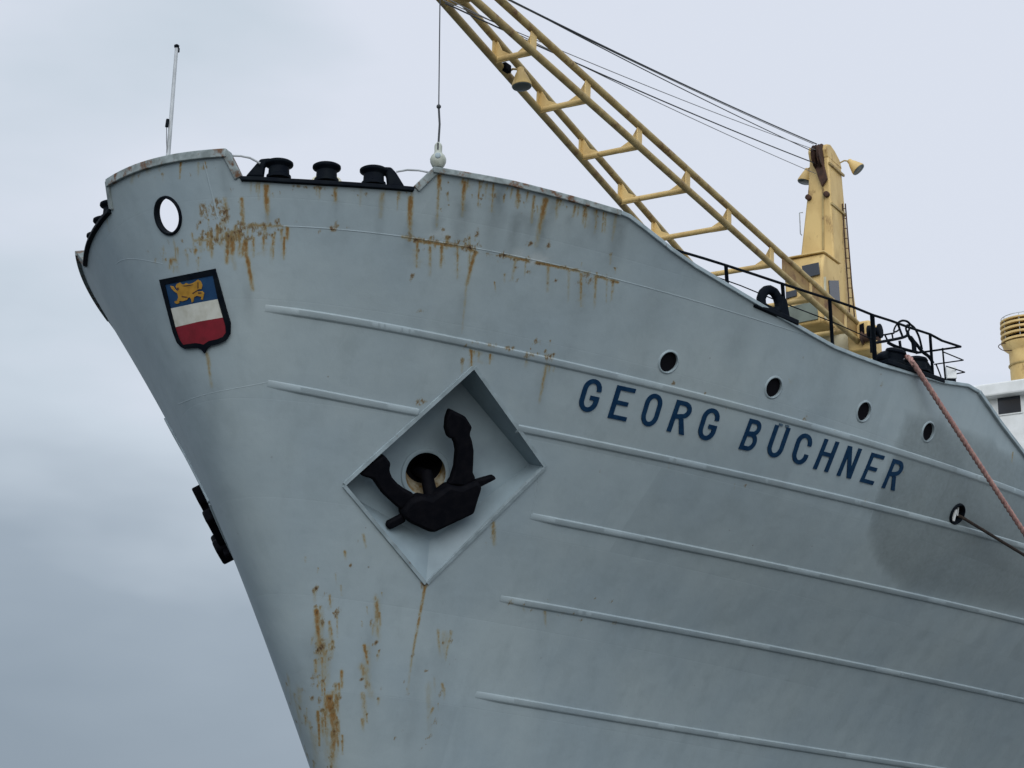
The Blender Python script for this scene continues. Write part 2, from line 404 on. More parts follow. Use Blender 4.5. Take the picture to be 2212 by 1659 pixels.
def inside(poly, pts):
    x, y = pts[:, 0], pts[:, 1]; r = np.zeros(len(pts), bool); n = len(poly)
    for i in range(n):
        (x1, y1), (x2, y2) = poly[i], poly[(i+1) % n]
        c = (y1 > y) != (y2 > y)
        with np.errstate(divide='ignore', invalid='ignore'):
            r ^= c & (x < (x2-x1)*(y-y1)/(y2-y1) + x1)
    return r
def seg_dist(pts, loops):
    d = np.full(len(pts), 1e9)
    for lp in loops:
        for i in range(len(lp)):
            a = np.asarray(lp[i]); b = np.asarray(lp[(i+1) % len(lp)]); ab = b - a
            t = np.clip(((pts - a) @ ab) / max(ab @ ab, 1e-12), 0, 1)
            d = np.minimum(d, np.hypot(*(pts - (a + t[:, None]*ab)).T))
    return d
def cdt(loops, extra, keep):
    """triangulate 2D; keep(centroids) decides which triangles stay"""
    vs = []; es = []
    for lp in loops:
        k = len(vs); vs += [Vector((float(p[0]), float(p[1]))) for p in lp]; es += [(k+i, k+(i+1) % len(lp)) for i in range(len(lp))]
    vs += [Vector((float(p[0]), float(p[1]))) for p in extra]
    V, E_, F, *_ = delaunay_2d_cdt(vs, es, [], 0, 1e-6, False)
    V = np.array([(v.x, v.y) for v in V]); F = np.array([f for f in F if len(f) == 3])
    F = F[keep(V[F].mean(1))]
    used = np.unique(F); mp = np.full(len(V), -1); mp[used] = np.arange(len(used))
    return V[used], mp[F]

# ------------------------------------------------------------------ water and quay (the setting)
mb = MB().add([(-3000, -3000, 0), (3000, -3000, 0), (3000, 3000, 0), (-3000, 3000, 0)], [(0, 1, 2, 3)])
tag(mb.build('water', M_WATER, smooth=False), kind='structure')
mb = MB().box((10, -56, .5), (140, 0, 0), (0, 45, 0), (0, 0, 1.5))
tag(mb.build('quay', M_QUAY, smooth=False, bevel=.08), kind='structure')

# ------------------------------------------------------------------ the ship: hull plating
ship = thing('ship', 'grey cargo liner bow with rust streaks, dark blue name letters and a recessed anchor', 'ship')

TOP_PX = [(938, 367), (1000, 377), (1100, 395), (1200, 420), (1340, 460), (1358, 468), (1400, 500), (1450, 540), (1500, 575),
          (1550, 605), (1600, 635), (1650, 665), (1700, 693), (1750, 722), (1800, 750), (1850, 770), (1905, 790), (1960, 805), (2039, 826),
          (2089, 833), (2113, 847), (2160, 915), (2212, 983)]
tu, tz = sight(TOP_PX)
WING = [(0.0, 15.15), (0.25, 15.148), (0.5, 15.14), (0.81, 15.13)]
OPEN = [(0.94, 14.71), (1.5, 14.665), (2.0, 14.65), (2.6, 14.65), (3.24, 14.66)]
MAIN = list(zip(tu, tz))
AFT = [(19.6, 12.4), (20.6, 12.05), (22.0, 11.85), (30.0, 11.6), (46.0, 11.4)]
ZB = -0.6
outline = dense(WING + OPEN + MAIN + AFT, .09)
outline = [tuple(p) for p in outline]
bow_hole_r, bow_hole_z = .245, 14.315
def u_of_y(y, z):
    lo, hi = 0.0, 3.0
    for _ in range(40):
        m = (lo + hi) / 2
        if -surf(m, z)[1] < y: lo = m
        else: hi = m
    return lo
notch = []
for k in range(0, 13):
    th = -math.pi/2 + math.pi * k / 12
    z = bow_hole_z + bow_hole_r * 1.08 * math.sin(th); y = bow_hole_r * math.cos(th)
    notch.append((u_of_y(y, z) if 0 < k < 12 else 0.0, z))
loop_outer = [(0.0, ZB)] + [tuple(p) for p in dense([(0.0, ZB), (0, 2), (0, bow_hole_z - bow_hole_r*1.08)], .25)[1:-1]] + notch + \
             [tuple(p) for p in dense([(0, bow_hole_z + bow_hole_r*1.08), (0, 15.15)], .1)[1:-1]] + outline + [(46.0, 5.0), (46.0, ZB)] + \
             [tuple(p) for p in dense([(46.0, ZB), (0.0, ZB)], 1.0)[1:-1]]
def circle_uz(u, z, r, n=24):
    a, b = tangents(np.array([u]), np.array([z])); a = a[0]; b = b[0]
    la = np.linalg.norm(a); e1 = a / la; b2 = b - e1*(b @ e1); lb = np.linalg.norm(b2)
    out = []
    for k in range(n):
        t = 2*math.pi*k/n; dz = r*math.sin(t)/lb; du = (r*math.cos(t) - dz*(b @ e1))/la
        out.append((u+du, z+dz))
    return out
PORT_PX = [(1444, 782), (1671, 837), (1866, 889), (2005, 933)]
pu, pz = sight(PORT_PX)
port_holes = [circle_uz(u, z, .200) for u, z in zip(pu, pz)]
lu, lz = sight([(2067, 1110)])
lead_hole = circle_uz(lu[0], lz[0], .19)
NICHE_PX = [(1023, 795), (1175, 1008), (920, 1258), (745, 1047)]
nu, nz = sight(dense(NICHE_PX + [NICHE_PX[0]], 14)[:-1])
niche_loop = list(zip(nu, nz))
holes = port_holes + [lead_hole, niche_loop]

# --- stains: places on the plating where rust has run, dirt has gathered or paint has flaked
RUNS = [  # x0 y0 x1 y1 width strength   (rust that runs downwards)
 (575,402,577,455,11,1.0),(577,450,578,485,8,.45),(724,408,725,438,8,.75),(826,418,822,468,11,.45),(887,428,885,490,11,1.0),(884,480,890,520,8,.6),
 (501,514,502,548,11,1.15),(530,522,532,555,10,1.15),(534,556,546,625,9,1.0),(569,514,570,545,6,.8),(500,545,508,580,12,.35),(515,500,516,520,8,.8),
 (522,430,526,495,8,.8),(486,430,490,480,9,.5),(415,505,418,530,6,.5),(455,505,458,530,6,.5),(430,515,432,545,6,.5),(400,540,403,565,6,.35),
 (949,380,948,408,9,1.1),(948,405,943,490,7,.55),(1004,394,1000,440,9,1.0),(1000,440,998,470,7,.5),(1122,423,1118,450,7,.7),(1154,424,1148,480,7,.7),
 (1178,433,1168,480,13,1.05),(1168,480,1158,530,12,.5),(1243,445,1238,467,7,.8),(1331,466,1322,520,8,.45),(1285,448,1284,470,6,.4),(1050,398,1049,412,6,.6),
 (1026,545,1008,615,9,.85),(1008,615,998,720,7,.35),(1114,563,1106,605,8,.45),(1325,606,1321,645,7,.6),(955,535,960,570,7,.35),
 (1181,783,1165,870,8,.6),(447,763,457,835,9,.5),(450,770,455,790,6,.5),(918,1268,890,1420,7,.85),(890,1418,880,1500,7,.35),
 (684,1320,688,1372,12,1.0),(688,1370,698,1440,18,.55),(712,1286,714,1312,6,.7),(712,1508,722,1570,18,1.1),(722,1570,716,1655,15,.75),(705,1505,700,1592,12,.5),
 (812,1292,816,1372,12,.6),(819,1325,821,1350,8,.7),(787,1395,794,1432,8,1.0),(782,1440,802,1500,17,.45),(784,1500,790,1555,12,.5),(783,1555,784,1570,9,.6),
 (946,1362,950,1412,8,.5),(975,1365,962,1420,8,.5),(955,1478,960,1500,8,.5),(935,1530,925,1550,8,.5),(622,1462,630,1520,9,.3),(636,1500,648,1565,9,.4),(668,1560,675,1600,10,.35),
 (690,1575,688,1610,8,.35),(1065,1130,1068,1175,12,.55),(785,1155,790,1182,7,.5),(745,1192,747,1206,7,.6),(2188,978,2186,996,8,.6),(230,470,236,500,6,.4)]
RUNS += [(905,521,1012,536,7,1.0),(1012,536,1030,547,8,1.1),(1140,563,1085,551,6,1.0),(1160,567,1270,590,6,1.0),(1335,610,1285,596,6,.9),(870,512,905,521,7,.6),(540,486,610,489,7,.6),(420,520,520,512,8,.45)]
CHIPS = [  # x y rx ry strength   (flaked paint and rust patches)
 (440,455,16,22,.75),(470,440,12,16,.8),(485,460,14,22,.95),(478,492,16,14,.75),(455,498,14,10,.6),(520,495,14,20,.95),(545,490,16,12,.8),(575,487,20,8,.75),(600,490,14,9,.6),
 (505,515,18,10,.85),(470,520,20,12,.75),(440,510,16,10,.6),(425,490,9,9,.6),(535,515,16,9,.7),(560,505,10,10,.6),(410,540,10,9,.6),(375,520,8,8,.5),(345,535,6,7,.45),(320,545,7,8,.4),
 (395,520,10,8,.45),(720,493,9,8,1.0),(728,485,6,10,.7),(752,492,8,5,.5),(640,480,8,5,.4),(690,500,6,8,.5),(885,510,12,10,.8),(905,520,26,6,.95),(935,522,24,6,.85),(975,528,26,7,.9),(1012,536,18,9,1.05),
 (1030,505,6,7,1.1),(1005,520,7,7,.7),(955,495,14,6,.6),(1055,548,14,5,.6),(1088,552,18,6,1.0),(1112,560,14,5,.8),(1140,562,10,7,.8),(1170,570,22,4,.95),(1215,577,20,4,.8),(1245,583,14,5,.7),
 (1268,594,14,9,.95),(1275,605,10,16,.75),(1300,598,24,4,.85),(1326,608,10,6,.8),(1146,527,7,7,1.0),(1184,531,7,7,1.0),(891,595,4,6,1.3),(907,672,7,5,.7),
 (1020,741,24,6,.6),(1060,745,22,6,.6),(1100,752,20,6,.7),(1150,764,26,6,.55),(1185,772,12,9,1.05),(908,868,14,9,.8),(920,1258,12,13,1.1),(935,1240,8,10,.7),(1066,1150,11,20,.5),
 (692,1402,14,13,1.05),(718,1400,8,6,.7),(700,1285,10,8,.45),(815,1335,9,14,.5),(795,1478,9,16,.45),(890,1416,6,6,.9),(700,1465,9,7,.6),(676,1480,7,6,.6),(655,1490,9,10,.4),(942,1558,14,12,.45),(955,1495,12,14,.5),
 (880,1500,6,6,.6),(930,1590,6,7,.6),(1103,1300,11,8,.8),(1212,1325,16,8,.5),(1326,1346,11,7,.7),(1150,1318,8,6,.6),(1455,829,6,4,1.0),(1523,849,5,4,.8),(1660,893,9,4,.6),(1740,905,10,5,.8),(1800,930,9,4,.5),
 (1610,1048,6,4,.8),(1870,1080,8,5,.6),(2000,700,6,5,.6),(1905,832,6,5,.7),(1735,772,5,5,.5),(462,832,6,5,.3),(590,380,6,4,.5),(640,402,12,4,.7),(690,406,16,5,.9),(660,405,9,4,.7),(765,412,9,4,.5),
 (245,480,5,5,.5),(500,410,6,10,.5),(430,345,10,4,.5),(300,380,20,4,.55),(452,340,14,4,.6),(405,350,8,4,.4)]
def scatter(x0, y0, x1, y1, n, smax, st):
    for _ in range(n):
        x, y = rng.uniform(x0, x1), rng.uniform(y0, y1); q = rng.uniform(.35, 1) ** 1.5 * smax
        CHIPS.append((x, y, q*rng.uniform(.5, 1.3), q*rng.uniform(.6, 1.6), st*rng.uniform(.55, 1.15)))
        if rng.random() < .45: RUNS.append((x, y, x + rng.uniform(-2, 2), y + q*rng.uniform(2, 5), q*1.1, st*rng.uniform(.4, .8)))
scatter(425, 430, 530, 545, 46, 9, .95); scatter(530, 478, 625, 515, 16, 8, .9); scatter(330, 520, 440, 575, 12, 7, .6); scatter(900, 508, 1040, 545, 26, 8, .95); scatter(1060, 545, 1340, 615, 22, 7, .9)
scatter(610, 1450, 700, 1640, 26, 8, .7); scatter(670, 1270, 730, 1660, 40, 9, .9); scatter(780, 1290, 825, 1560, 22, 8, .85); scatter(925, 1360, 985, 1590, 12, 7, .55); scatter(850, 1380, 930, 1640, 10, 6, .7)
scatter(990, 735, 1200, 785, 18, 7, .85); scatter(1095, 1290, 1340, 1350, 12, 7, .7); scatter(560, 395, 890, 425, 20, 5, .8); scatter(250, 345, 480, 385, 14, 5, .7); scatter(940, 385, 1340, 470, 40, 5, .85)
scatter(640, 1140, 830, 1280, 12, 6, .65); scatter(980, 1130, 1100, 1200, 8, 6, .6); scatter(1400, 800, 2100, 1010, 16, 4, .8); scatter(1250, 950, 2050, 1140, 12, 4, .7)
for x_ in rng.uniform(945, 1345, 26):
    y_ = 372 + (x_ - 940)*.215; RUNS.append((x_, y_, x_ - 4, y_ + rng.uniform(12, 60), rng.uniform(4, 8), rng.uniform(.35, .8)))
for x0_, x1_, y_, n_, lmax in ((430, 625, 512, 20, 55), (900, 1340, None, 13, 70), (255, 480, None, 7, 40), (990, 1200, None, 8, 60), (330, 440, 548, 7, 40)):
    for x_ in rng.uniform(x0_, x1_, n_):
        yy = y_ + rng.uniform(-20, 18) if y_ else (519 + (x_-900)*.205 if x0_ == 900 else (352 if x0_ == 255 else 752 + (x_-990)*.19))
        RUNS.append((x_, yy, x_ - rng.uniform(0, .08)*40, yy + rng.uniform(.25, 1)**1.5*lmax, rng.uniform(4, 9), rng.uniform(.35, .95)))
for x_, y0_, y1_, w_, st_ in ((688, 1325, 1445, 26, .5), (700, 1390, 1480, 30, .5), (718, 1505, 1655, 30, .55), (706, 1560, 1640, 24, .45), (792, 1400, 1500, 22, .42), (815, 1300, 1380, 20, .45), (960, 1370, 1410, 26, .35), (645, 1490, 1590, 20, .35), (925, 1480, 1590, 22, .28), (680, 1590, 1650, 24, .35)):
    RUNS.append((x_, y0_, x_ + 3, y1_, w_*.85, st_*.72))
for x_, y_ in zip(rng.uniform(676, 740, 26), rng.uniform(1310, 1600, 26)): RUNS.append((x_, y_, x_ + 1, y_ + rng.uniform(15, 60), rng.uniform(4, 9), rng.uniform(.5, 1.0)))
for x_ in rng.uniform(540, 890, 10):
    y_ = 392 + (x_ - 515)*.066; RUNS.append((x_, y_, x_ - 1, y_ + rng.uniform(10, 40), rng.uniform(4, 8), rng.uniform(.3, .7)))
GRIME = [(944,470,940,510,16,.35),(1002,440,985,545,24,.42),(1080,412,1056,545,24,.45),(1120,470,1100,560,26,.42),(1152,470,1140,520,22,.35),(1175,470,1160,570,22,.40),(1195,440,1180,510,20,.35),
 (1230,470,1225,500,18,.25),(1288,450,1284,525,22,.38),(1330,475,1322,590,26,.35),(1345,480,1335,570,18,.35),(580,460,578,520,18,.22),(725,430,728,480,14,.22),(886,480,880,560,18,.25),(825,430,818,520,14,.25),
 (536,620,540,690,18,.22),(480,350,500,470,16,.2),(1000,640,985,760,24,.2),(1180,800,1160,900,16,.2),(1420,640,1380,780,60,.14),(1600,720,1560,860,70,.14),(1800,800,1770,940,60,.14),
 (1260,600,1240,720,40,.16),(690,1380,700,1650,50,.18),(800,1380,800,1600,36,.16),(950,1400,930,1600,40,.12),(640,1450,690,1650,50,.14),(460,830,455,980,30,.12),(905,1420,880,1640,34,.14)]
PALE = [(1160,560,26,12,.7),(1120,552,20,10,.5),(760,880,80,30,.12),(950,505,26,8,.4),(560,640,30,60,.12),(1035,820,20,20,.15)]
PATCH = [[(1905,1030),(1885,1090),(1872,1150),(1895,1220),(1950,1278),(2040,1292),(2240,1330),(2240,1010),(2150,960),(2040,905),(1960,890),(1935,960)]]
def line_pts(r):
    u, z = sight(dense([(r[0], r[1]), (r[2], r[3])], 4.0)); return u, z
run_uz = [line_pts(r) for r in RUNS]; grime_uz = [line_pts(r) for r in GRIME]
chip_uz = sight([(c[0], c[1]) for c in CHIPS]); pale_uz = sight([(c[0], c[1]) for c in PALE])
patch_uz = [np.stack(sight(dense(p + [p[0]], 20)[:-1]), -1) for p in PATCH]

def su_len(u, z):
    a, b = tangents(u, z); return np.linalg.norm(a, axis=-1), np.linalg.norm(b, axis=-1)
extra = []
for zz in np.arange(ZB + .1, 15.2, .13):
    us = np.concatenate([np.arange(.03, 3, .065), np.arange(3, 24, .13), np.arange(24, 46, .6)])
    extra.append(np.stack([us + rng.uniform(-.012, .012, len(us)), np.full(len(us), zz) + rng.uniform(-.012, .012, len(us))], -1))
def refine(u, z, ru, rz, st=.024):
    su, sz = su_len(np.array([u]), np.array([z])); su = su[0]; sz = sz[0]
    nu_ = max(1, int(ru/st)); nz_ = max(1, int(rz/st))
    g = np.stack(np.meshgrid(np.arange(-nu_, nu_+1)*st/su, np.arange(-nz_, nz_+1)*st/sz), -1).reshape(-1, 2)
    g = g + rng.uniform(-.2, .2, g.shape) * st
    return g + (u, z)
MPP = 1/128.0
for (u, z), r in zip(run_uz, RUNS):
    for k in range(0, len(u), 3): extra.append(refine(u[k], z[k], r[4]*MPP*.9, .05))
for i, c in enumerate(CHIPS): extra.append(refine(chip_uz[0][i], chip_uz[1][i], c[2]*MPP*1.2, c[3]*MPP*1.2))
extra = np.concatenate(extra)
# thin out near-duplicates, stay clear of the outlines
key = np.round(extra / .015).astype(np.int64); _, idx = np.unique(key[:, 0] * 100000 + key[:, 1], return_index=True); extra = extra[idx]
extra = extra[extra[:, 0] > .02]
ok = inside(loop_outer, extra)
for h in holes: ok &= ~inside(h, extra)
extra = extra[ok]
extra = extra[seg_dist(extra, [outline, notch] + holes) > .022]
def keep_hull(c):
    k = inside(loop_outer, c)
    for h in holes: k &= ~inside(h, c)
    return k
V2, F2 = cdt([loop_outer] + holes, extra, keep_hull)
on_mid = V2[:, 0] < 1e-4
nP = len(V2)
mir = np.where(on_mid, np.arange(nP), -1); star = np.where(~on_mid)[0]; mir[star] = nP + np.arange(len(star))
Uall = np.concatenate([V2[:, 0], -V2[star, 0]]); Zall = np.concatenate([V2[:, 1], V2[star, 1]])
P3 = surf(Uall, Zall); N3 = normal(Uall, Zall); N3[:nP][on_mid, 1] = 0; N3 /= np.linalg.norm(N3, axis=1, keepdims=True)
Fp = F2.copy()
tri_n = np.cross(P3[Fp[:, 1]] - P3[Fp[:, 0]], P3[Fp[:, 2]] - P3[Fp[:, 0]])
fl = (tri_n * N3[Fp[:, 0]]).sum(-1) < 0; Fp[fl] = Fp[fl][:, ::-1]
Fs = mir[Fp][:, ::-1]
faces = np.concatenate([Fp, Fs])
me = bpy.data.meshes.new('hull'); me.from_pydata(P3.tolist(), [], faces.tolist()); me.update()
hull_ob = bpy.data.objects.new('hull', me); COL.objects.link(hull_ob); hull_ob.parent = ship
me.materials.append(M_HULL)
me.polygons.foreach_set('use_smooth', [True]*len(me.polygons))
me.normals_split_custom_set_from_vertices([tuple(n) for n in N3])
RUN_C = [surf(u, z) for u, z in run_uz]; GRIME_C = [surf(u, z) for u, z in grime_uz]
def stain(me, P3, uz_all=None):
    """rust, grime, flaked and pale paint as point attributes of a mesh lying on the plating"""
    P3 = np.asarray(P3, float); A = {k: np.zeros(len(P3)) for k in ('rust', 'grime', 'chip', 'pale')}
    def runs(name, cs, rows, fade, gain=1.0):
        for C_, r in zip(cs, rows):
            w = r[4] * MPP * .5; m = .06
            lo = C_.min(0) - 3*w - m; hi = C_.max(0) + 3*w + m
            sel = np.where(((P3 > lo) & (P3 < hi)).all(1))[0]
            if not len(sel): continue
            d = np.linalg.norm(P3[sel][:, None] - C_[None], axis=-1); k = d.argmin(1); dm = d.min(1); t = k / max(1, len(C_)-1)
            val = gain * r[5] * (1 - fade * t ** 1.3) * np.minimum(1, (t + .12) * 6 if name == 'grime' else 1) * np.exp(-(dm / w) ** 2 * (1.0 if name == 'rust' else .8))
            A[name][sel] = np.maximum(A[name][sel], val)
    runs('rust', RUN_C, RUNS, .5); runs('grime', GRIME_C, GRIME, .75, 1.45)
    def spots(name, uz, rows):
        for i, r in enumerate(rows):
            u, z = uz[0][i], uz[1][i]; c = surf(u, z)
            q = P3 - c; sel = np.where((q*q).sum(1) < (3*max(r[2], r[3])*MPP + .05)**2)[0]
            if not len(sel): continue
            a, b = tangents(np.array([u]), np.array([z])); e1 = a[0]/np.linalg.norm(a[0]); e2 = b[0]/np.linalg.norm(b[0]); q = q[sel]
            d2 = ((q @ e1) / (r[2]*MPP))**2 + ((q @ e2) / (r[3]*MPP))**2
            A[name][sel] = np.maximum(A[name][sel], (.86 if name == 'chip' else 1.) * r[4] * np.exp(-d2 ** 1.1))
    spots('chip', chip_uz, CHIPS); spots('pale', pale_uz, PALE)
    if uz_all is not None:
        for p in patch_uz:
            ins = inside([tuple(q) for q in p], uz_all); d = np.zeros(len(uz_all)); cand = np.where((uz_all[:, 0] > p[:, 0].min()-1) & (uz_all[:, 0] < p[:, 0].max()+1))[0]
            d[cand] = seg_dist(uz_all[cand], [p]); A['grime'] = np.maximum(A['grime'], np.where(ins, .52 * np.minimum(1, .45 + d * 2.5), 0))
    for k, v in A.items():
        at = me.attributes.new(k, 'FLOAT', 'POINT'); at.data.foreach_set('value', v.astype(np.float32))
stain(me, P3, np.stack([Uall, Zall], -1))

# ------------------------------------------------------------------ bars and rails swept along the plating
def hull_frames(u, z):
    u = np.asarray(u, float); z = np.asarray(z, float)
    P = hull(u, z); N = normal(u, z); T = np.gradient(P, axis=0); T /= np.linalg.norm(T, axis=1, keepdims=True)
    S = np.cross(N, T); S /= np.linalg.norm(S, axis=1, keepdims=True)
    S *= np.where(S[:, 2:3] < 0, -1, 1)
    return P, S, N
def strake(px, end_u=None, taper_a=True, taper_b=False, k=1.0, dy=9):
    u, z = sight([(x, y + dy) for x, y in px])
    if end_u:
        s = (z[-1] - z[-2]) / (u[-1] - u[-2]); u = np.append(u, end_u); z = np.append(z, z[-1] + s * (end_u - u[-2]) * .8)
    deg = 3 if len(u) > 5 else min(2, len(u) - 1)
    c = np.polyfit(u, z, deg); uu = np.concatenate([np.arange(u[0], min(24, u[-1]), .03), np.arange(24, u[-1], .3)]) ; zz = np.polyval(c, uu)
    P, S, N = hull_frames(uu, zz)
    n = len(uu); q = np.ones(n); m = min(18, n // 3)
    if taper_a: q[:m] = np.linspace(.38, 1, m)
    if taper_b: q[-m:] = np.linspace(1, .1, m)
    # an upper weld bead, a narrow flat and a long undercut lower face, dented here and there
    sec = [(.080*k, -.008), (.071*k, .020*k), (.060*k, .030*k), (-.022*k, .034*k), (-.038*k, .027*k), (-.092*k, -.018)]
    K = len(sec); V = []
    dent = 1 + .10*np.sin(uu*2.1 + u[0]*7) * np.sin(uu*.83 + 1.3) + rng.normal(0, .015, n)
    for i in range(n): V += [P[i] + S[i]*a + N[i]*(-.012 + (b + .012)*q[i]*dent[i]) for a, b in sec]
    F = [(i*K+j, i*K+j+1, (i+1)*K+j+1, (i+1)*K+j) for i in range(n-1) for j in range(K-1)] + [tuple(range(K))[::-1], tuple(range((n-1)*K, n*K))]
    o = MB().add(V, F).build('rubbing_strake', M_HULL, ship)
    stain(o.data, np.array([v.co for v in o.data.vertices]))
    return o
L1 = [(572, 660), (640, 672), (800, 702), (1000, 740), (1190, 775), (1380, 820), (1529, 857), (1730, 909), (1992, 996), (2212, 1063)]
L2a = [(578, 822), (640, 833), (760, 857), (903, 884)]
L2b = [(1117, 917), (1300, 955), (1529, 1005), (1807, 1066), (1915, 1094), (2067, 1131), (2203, 1172)]
L3 = [(1146, 1108), (1340, 1146), (1534, 1188), (1790, 1240), (2048, 1296), (2212, 1336)]
L4 = [(1080, 1287), (1230, 1312), (1364, 1336), (1510, 1363), (1661, 1392), (2000, 1462), (2212, 1506)]
L5 = [(1027, 1493), (1200, 1524), (1350, 1548), (1500, 1573), (1700, 1604), (1900, 1636)]
for px, eu, ta, tb in ((L1, 40, 1, 0), (L2a, None, 1, 0), (L2b, 40, 0, 0), (L3, 40, 1, 0), (L4, 40, 1, 0), (L5, 40, 1, 0)):
    strake(px, eu, ta, tb, dy=4 if px is L1 else 8)
def seam(uz_u, uz_z, name='weld_seam', w=.02, p=.012, mat=M_HULL, mirror=False):
    P, S, N = hull_frames(uz_u, uz_z)
    mb = MB().sweep(P, S, N, [(w, -.004), (w*.3, p), (-w*.3, p), (-w, -.004)])
    o = mb.build(name, mat, ship, mirror=mirror); stain(o.data, np.array([v.co for v in o.data.vertices])); return o
su_, sz_ = sight([(606, 489), (722, 493), (861, 512), (1000, 530), (1150, 562), (1340, 605), (1500, 650), (1640, 692)])
c_ = np.polyfit(np.append(su_, [0, .5]), np.append(sz_, [14.02, 14.02]), 3); uu = np.arange(1.45, 11.2, .03)
seam(uu, np.minimum(np.polyval(c_, uu), 14.03), w=.016, p=.005)
seam(np.arange(.25, 1.5, .06), np.minimum(14.02, 13.6 + .42*np.sin(np.linspace(.1, 1.5, 21))), w=.014, p=.003, mirror=True)
s2u, s2z = sight([(585, 824), (530, 835), (475, 847), (420, 858), (385, 874)])
c2 = np.polyfit(s2u, s2z, 2); uu2 = np.linspace(s2u[-1], s2u[0], 16); seam(uu2, np.polyval(c2, uu2), w=.018, p=.003)
for x0, y0, x1, y1 in ((2108, 1555, 2080, 1659), (1905, 1020, 1880, 1120), (1165, 1020, 1150, 1110), (440, 350, 470, 470)):
    q = dense([(x0, y0), (x1, y1)], 16); a, b = sight(q)
    P = hull(a, b); N = normal(a, b); T = np.gradient(P, axis=0); T /= np.linalg.norm(T, axis=1, keepdims=True); S = np.cross(N, T)
    MB().sweep(P, S, N, [(.02, -.004), (.006, .005), (-.006, .005), (-.02, -.004)]).build('weld_seam', M_HULL, ship)

def edge_bar(uz, name, mat, parent, up, down, out, inn, mirror=False, step=.1):
    q = dense(uz, step); P = hull(q[:, 0], q[:, 1]); N = normal(q[:, 0], q[:, 1])
    N = N.copy(); N[:, 2] *= .25; N /= np.linalg.norm(N, axis=1, keepdims=True)
    T = np.gradient(P, axis=0); T /= np.linalg.norm(T, axis=1, keepdims=True); S = np.cross(N, T); S /= np.linalg.norm(S, axis=1, keepdims=True)
    S *= np.where(S[:, 2:3] + .001 * S[:, 0:1] < 0, -1, 1)
    return MB().sweep(P, S, N, [(up, out), (up, -inn), (-down, -inn), (-down, out)]).build(name, mat, parent, bevel=.012, mirror=mirror)
wing_full = [(-u, z) for u, z in WING[::-1]] + WING[1:]
edge_bar(wing_full, 'bulwark_rail', M_CAP, ship, .04, .10, .03, .16)
for mi in (False, True):
    edge_bar([(.81, 15.13), (.94, 14.735)], 'bulwark_rail', M_CAP, ship, .035, .09, .028, .16, mirror=mi, step=.04)
    edge_bar([(3.255, 14.69), (3.5, 14.97)], 'bulwark_rail', M_CAP, ship, .035, .09, .028, .16, mirror=mi, step=.04)
    edge_bar([(3.49, 14.972)] + MAIN[1:5], 'bulwark_rail', M_CAP, ship, .045, .055, .05, .16, mirror=mi)
    edge_bar(MAIN[4:22], 'bulwark_rail', M_TRIM, ship, .04, .035, .045, .12, mirror=mi)
    edge_bar([MAIN[20], MAIN[21], MAIN[22]] + AFT[:3], 'bulwark_rail', M_TRIM, ship, .045, .05, .06, .15, mirror=mi)

# forecastle deck, well inside the bulwark
mb = MB(); V = []; xs = np.concatenate([np.arange(.2, 5, .4), np.arange(5, 40, 2.)])
prof = []
for uu_ in xs:
    z = 13.62 - .055 * uu_ if uu_ < 17.5 else 11.0
    p = surf(uu_, z); prof.append((p[0], abs(p[1]) - .05, z))
for x, y, z in prof: V += [(x, -y, z), (x, y, z)]
mb.add(V, [(2*i, 2*i+2, 2*i+3, 2*i+1) for i in range(len(prof)-1)])
mb.build('deck', M_DECK, ship, smooth=False)

# ------------------------------------------------------------------ portholes, bow fairlead and mooring lead
def ring_on_hull(u, z, prof, n=28):
    c = surf(u, z); nn = normal(np.array([u]), np.array([z]))[0]
    return c, nn, MB().lathe(c, nn, prof, n)
for u, z in zip(pu, pz):
    c, nn, _ = ring_on_hull(u, z, [(0, .1), (1, .1)])
    r = bpy.data.objects.new('porthole', None)
    mb = MB(); n = 32
    a = np.cross(nn, (0, 0, 1.)); a /= np.linalg.norm(a); b = np.cross(nn, a)
    prof = [(-.05, .190), (-.01, .184), (.016, .186), (.020, .197), (.010, .218), (-.012, .236)]
    vs = []; fs = []
    for d, rr in prof: vs += [c + nn*d + rr*(a*math.cos(2*math.pi*k/n) + b*math.sin(2*math.pi*k/n)) for k in range(n)]
    for i in range(len(prof)-1): fs += [(i*n+k, i*n+(k+1) % n, (i+1)*n+(k+1) % n, (i+1)*n+k) for k in range(n)]
    ph = MB().add(vs, fs).build('porthole', M_TRIM, ship, flip_check=False)
    MB().lathe(c - nn*.05, nn, [(0, .190), (.008, .188)], n).build('pane', M_DARK, ph)
bc = surf(0.0, bow_hole_z) * [1, 0, 1]; bn = normal(np.array([.002]), np.array([bow_hole_z]))[0]; bn[1] = 0; bn /= np.linalg.norm(bn)
mb = MB(); n = 40; vs = []; fs = []
# an oval ring that hugs the curved plating and runs inboard as a short tube
prof = [(.0, .278, 1.0), (.03, .275, 1.), (.042, .258, 1.), (.038, .24, 1.), (-.03, .236, 0.4), (-.09, .24, 0)]
for d, rr, hug in prof:
    for k in range(n):
        th = 2*math.pi*k/n; y = rr*math.cos(th); z = bow_hole_z + rr*1.08*math.sin(th)
        u = u_of_y(abs(y), z); p = surf(u, z); p = np.array([p[0], y, z])
        vs.append(p + bn*d)
for i in range(len(prof)-1): fs += [(i*n+k, i*n+(k+1) % n, (i+1)*n+(k+1) % n, (i+1)*n+k) for k in range(n)]
MB().add(vs, fs).build('bow_fairlead', M_BLACK, ship, flip_check=False)
u, z = lu[0], lz[0]; c = surf(u, z); nn = normal(np.array([u]), np.array([z]))[0]
a = np.cross(nn, (0, 0, 1.)); a /= np.linalg.norm(a); b = np.cross(nn, a); vs = []; fs = []; n = 30
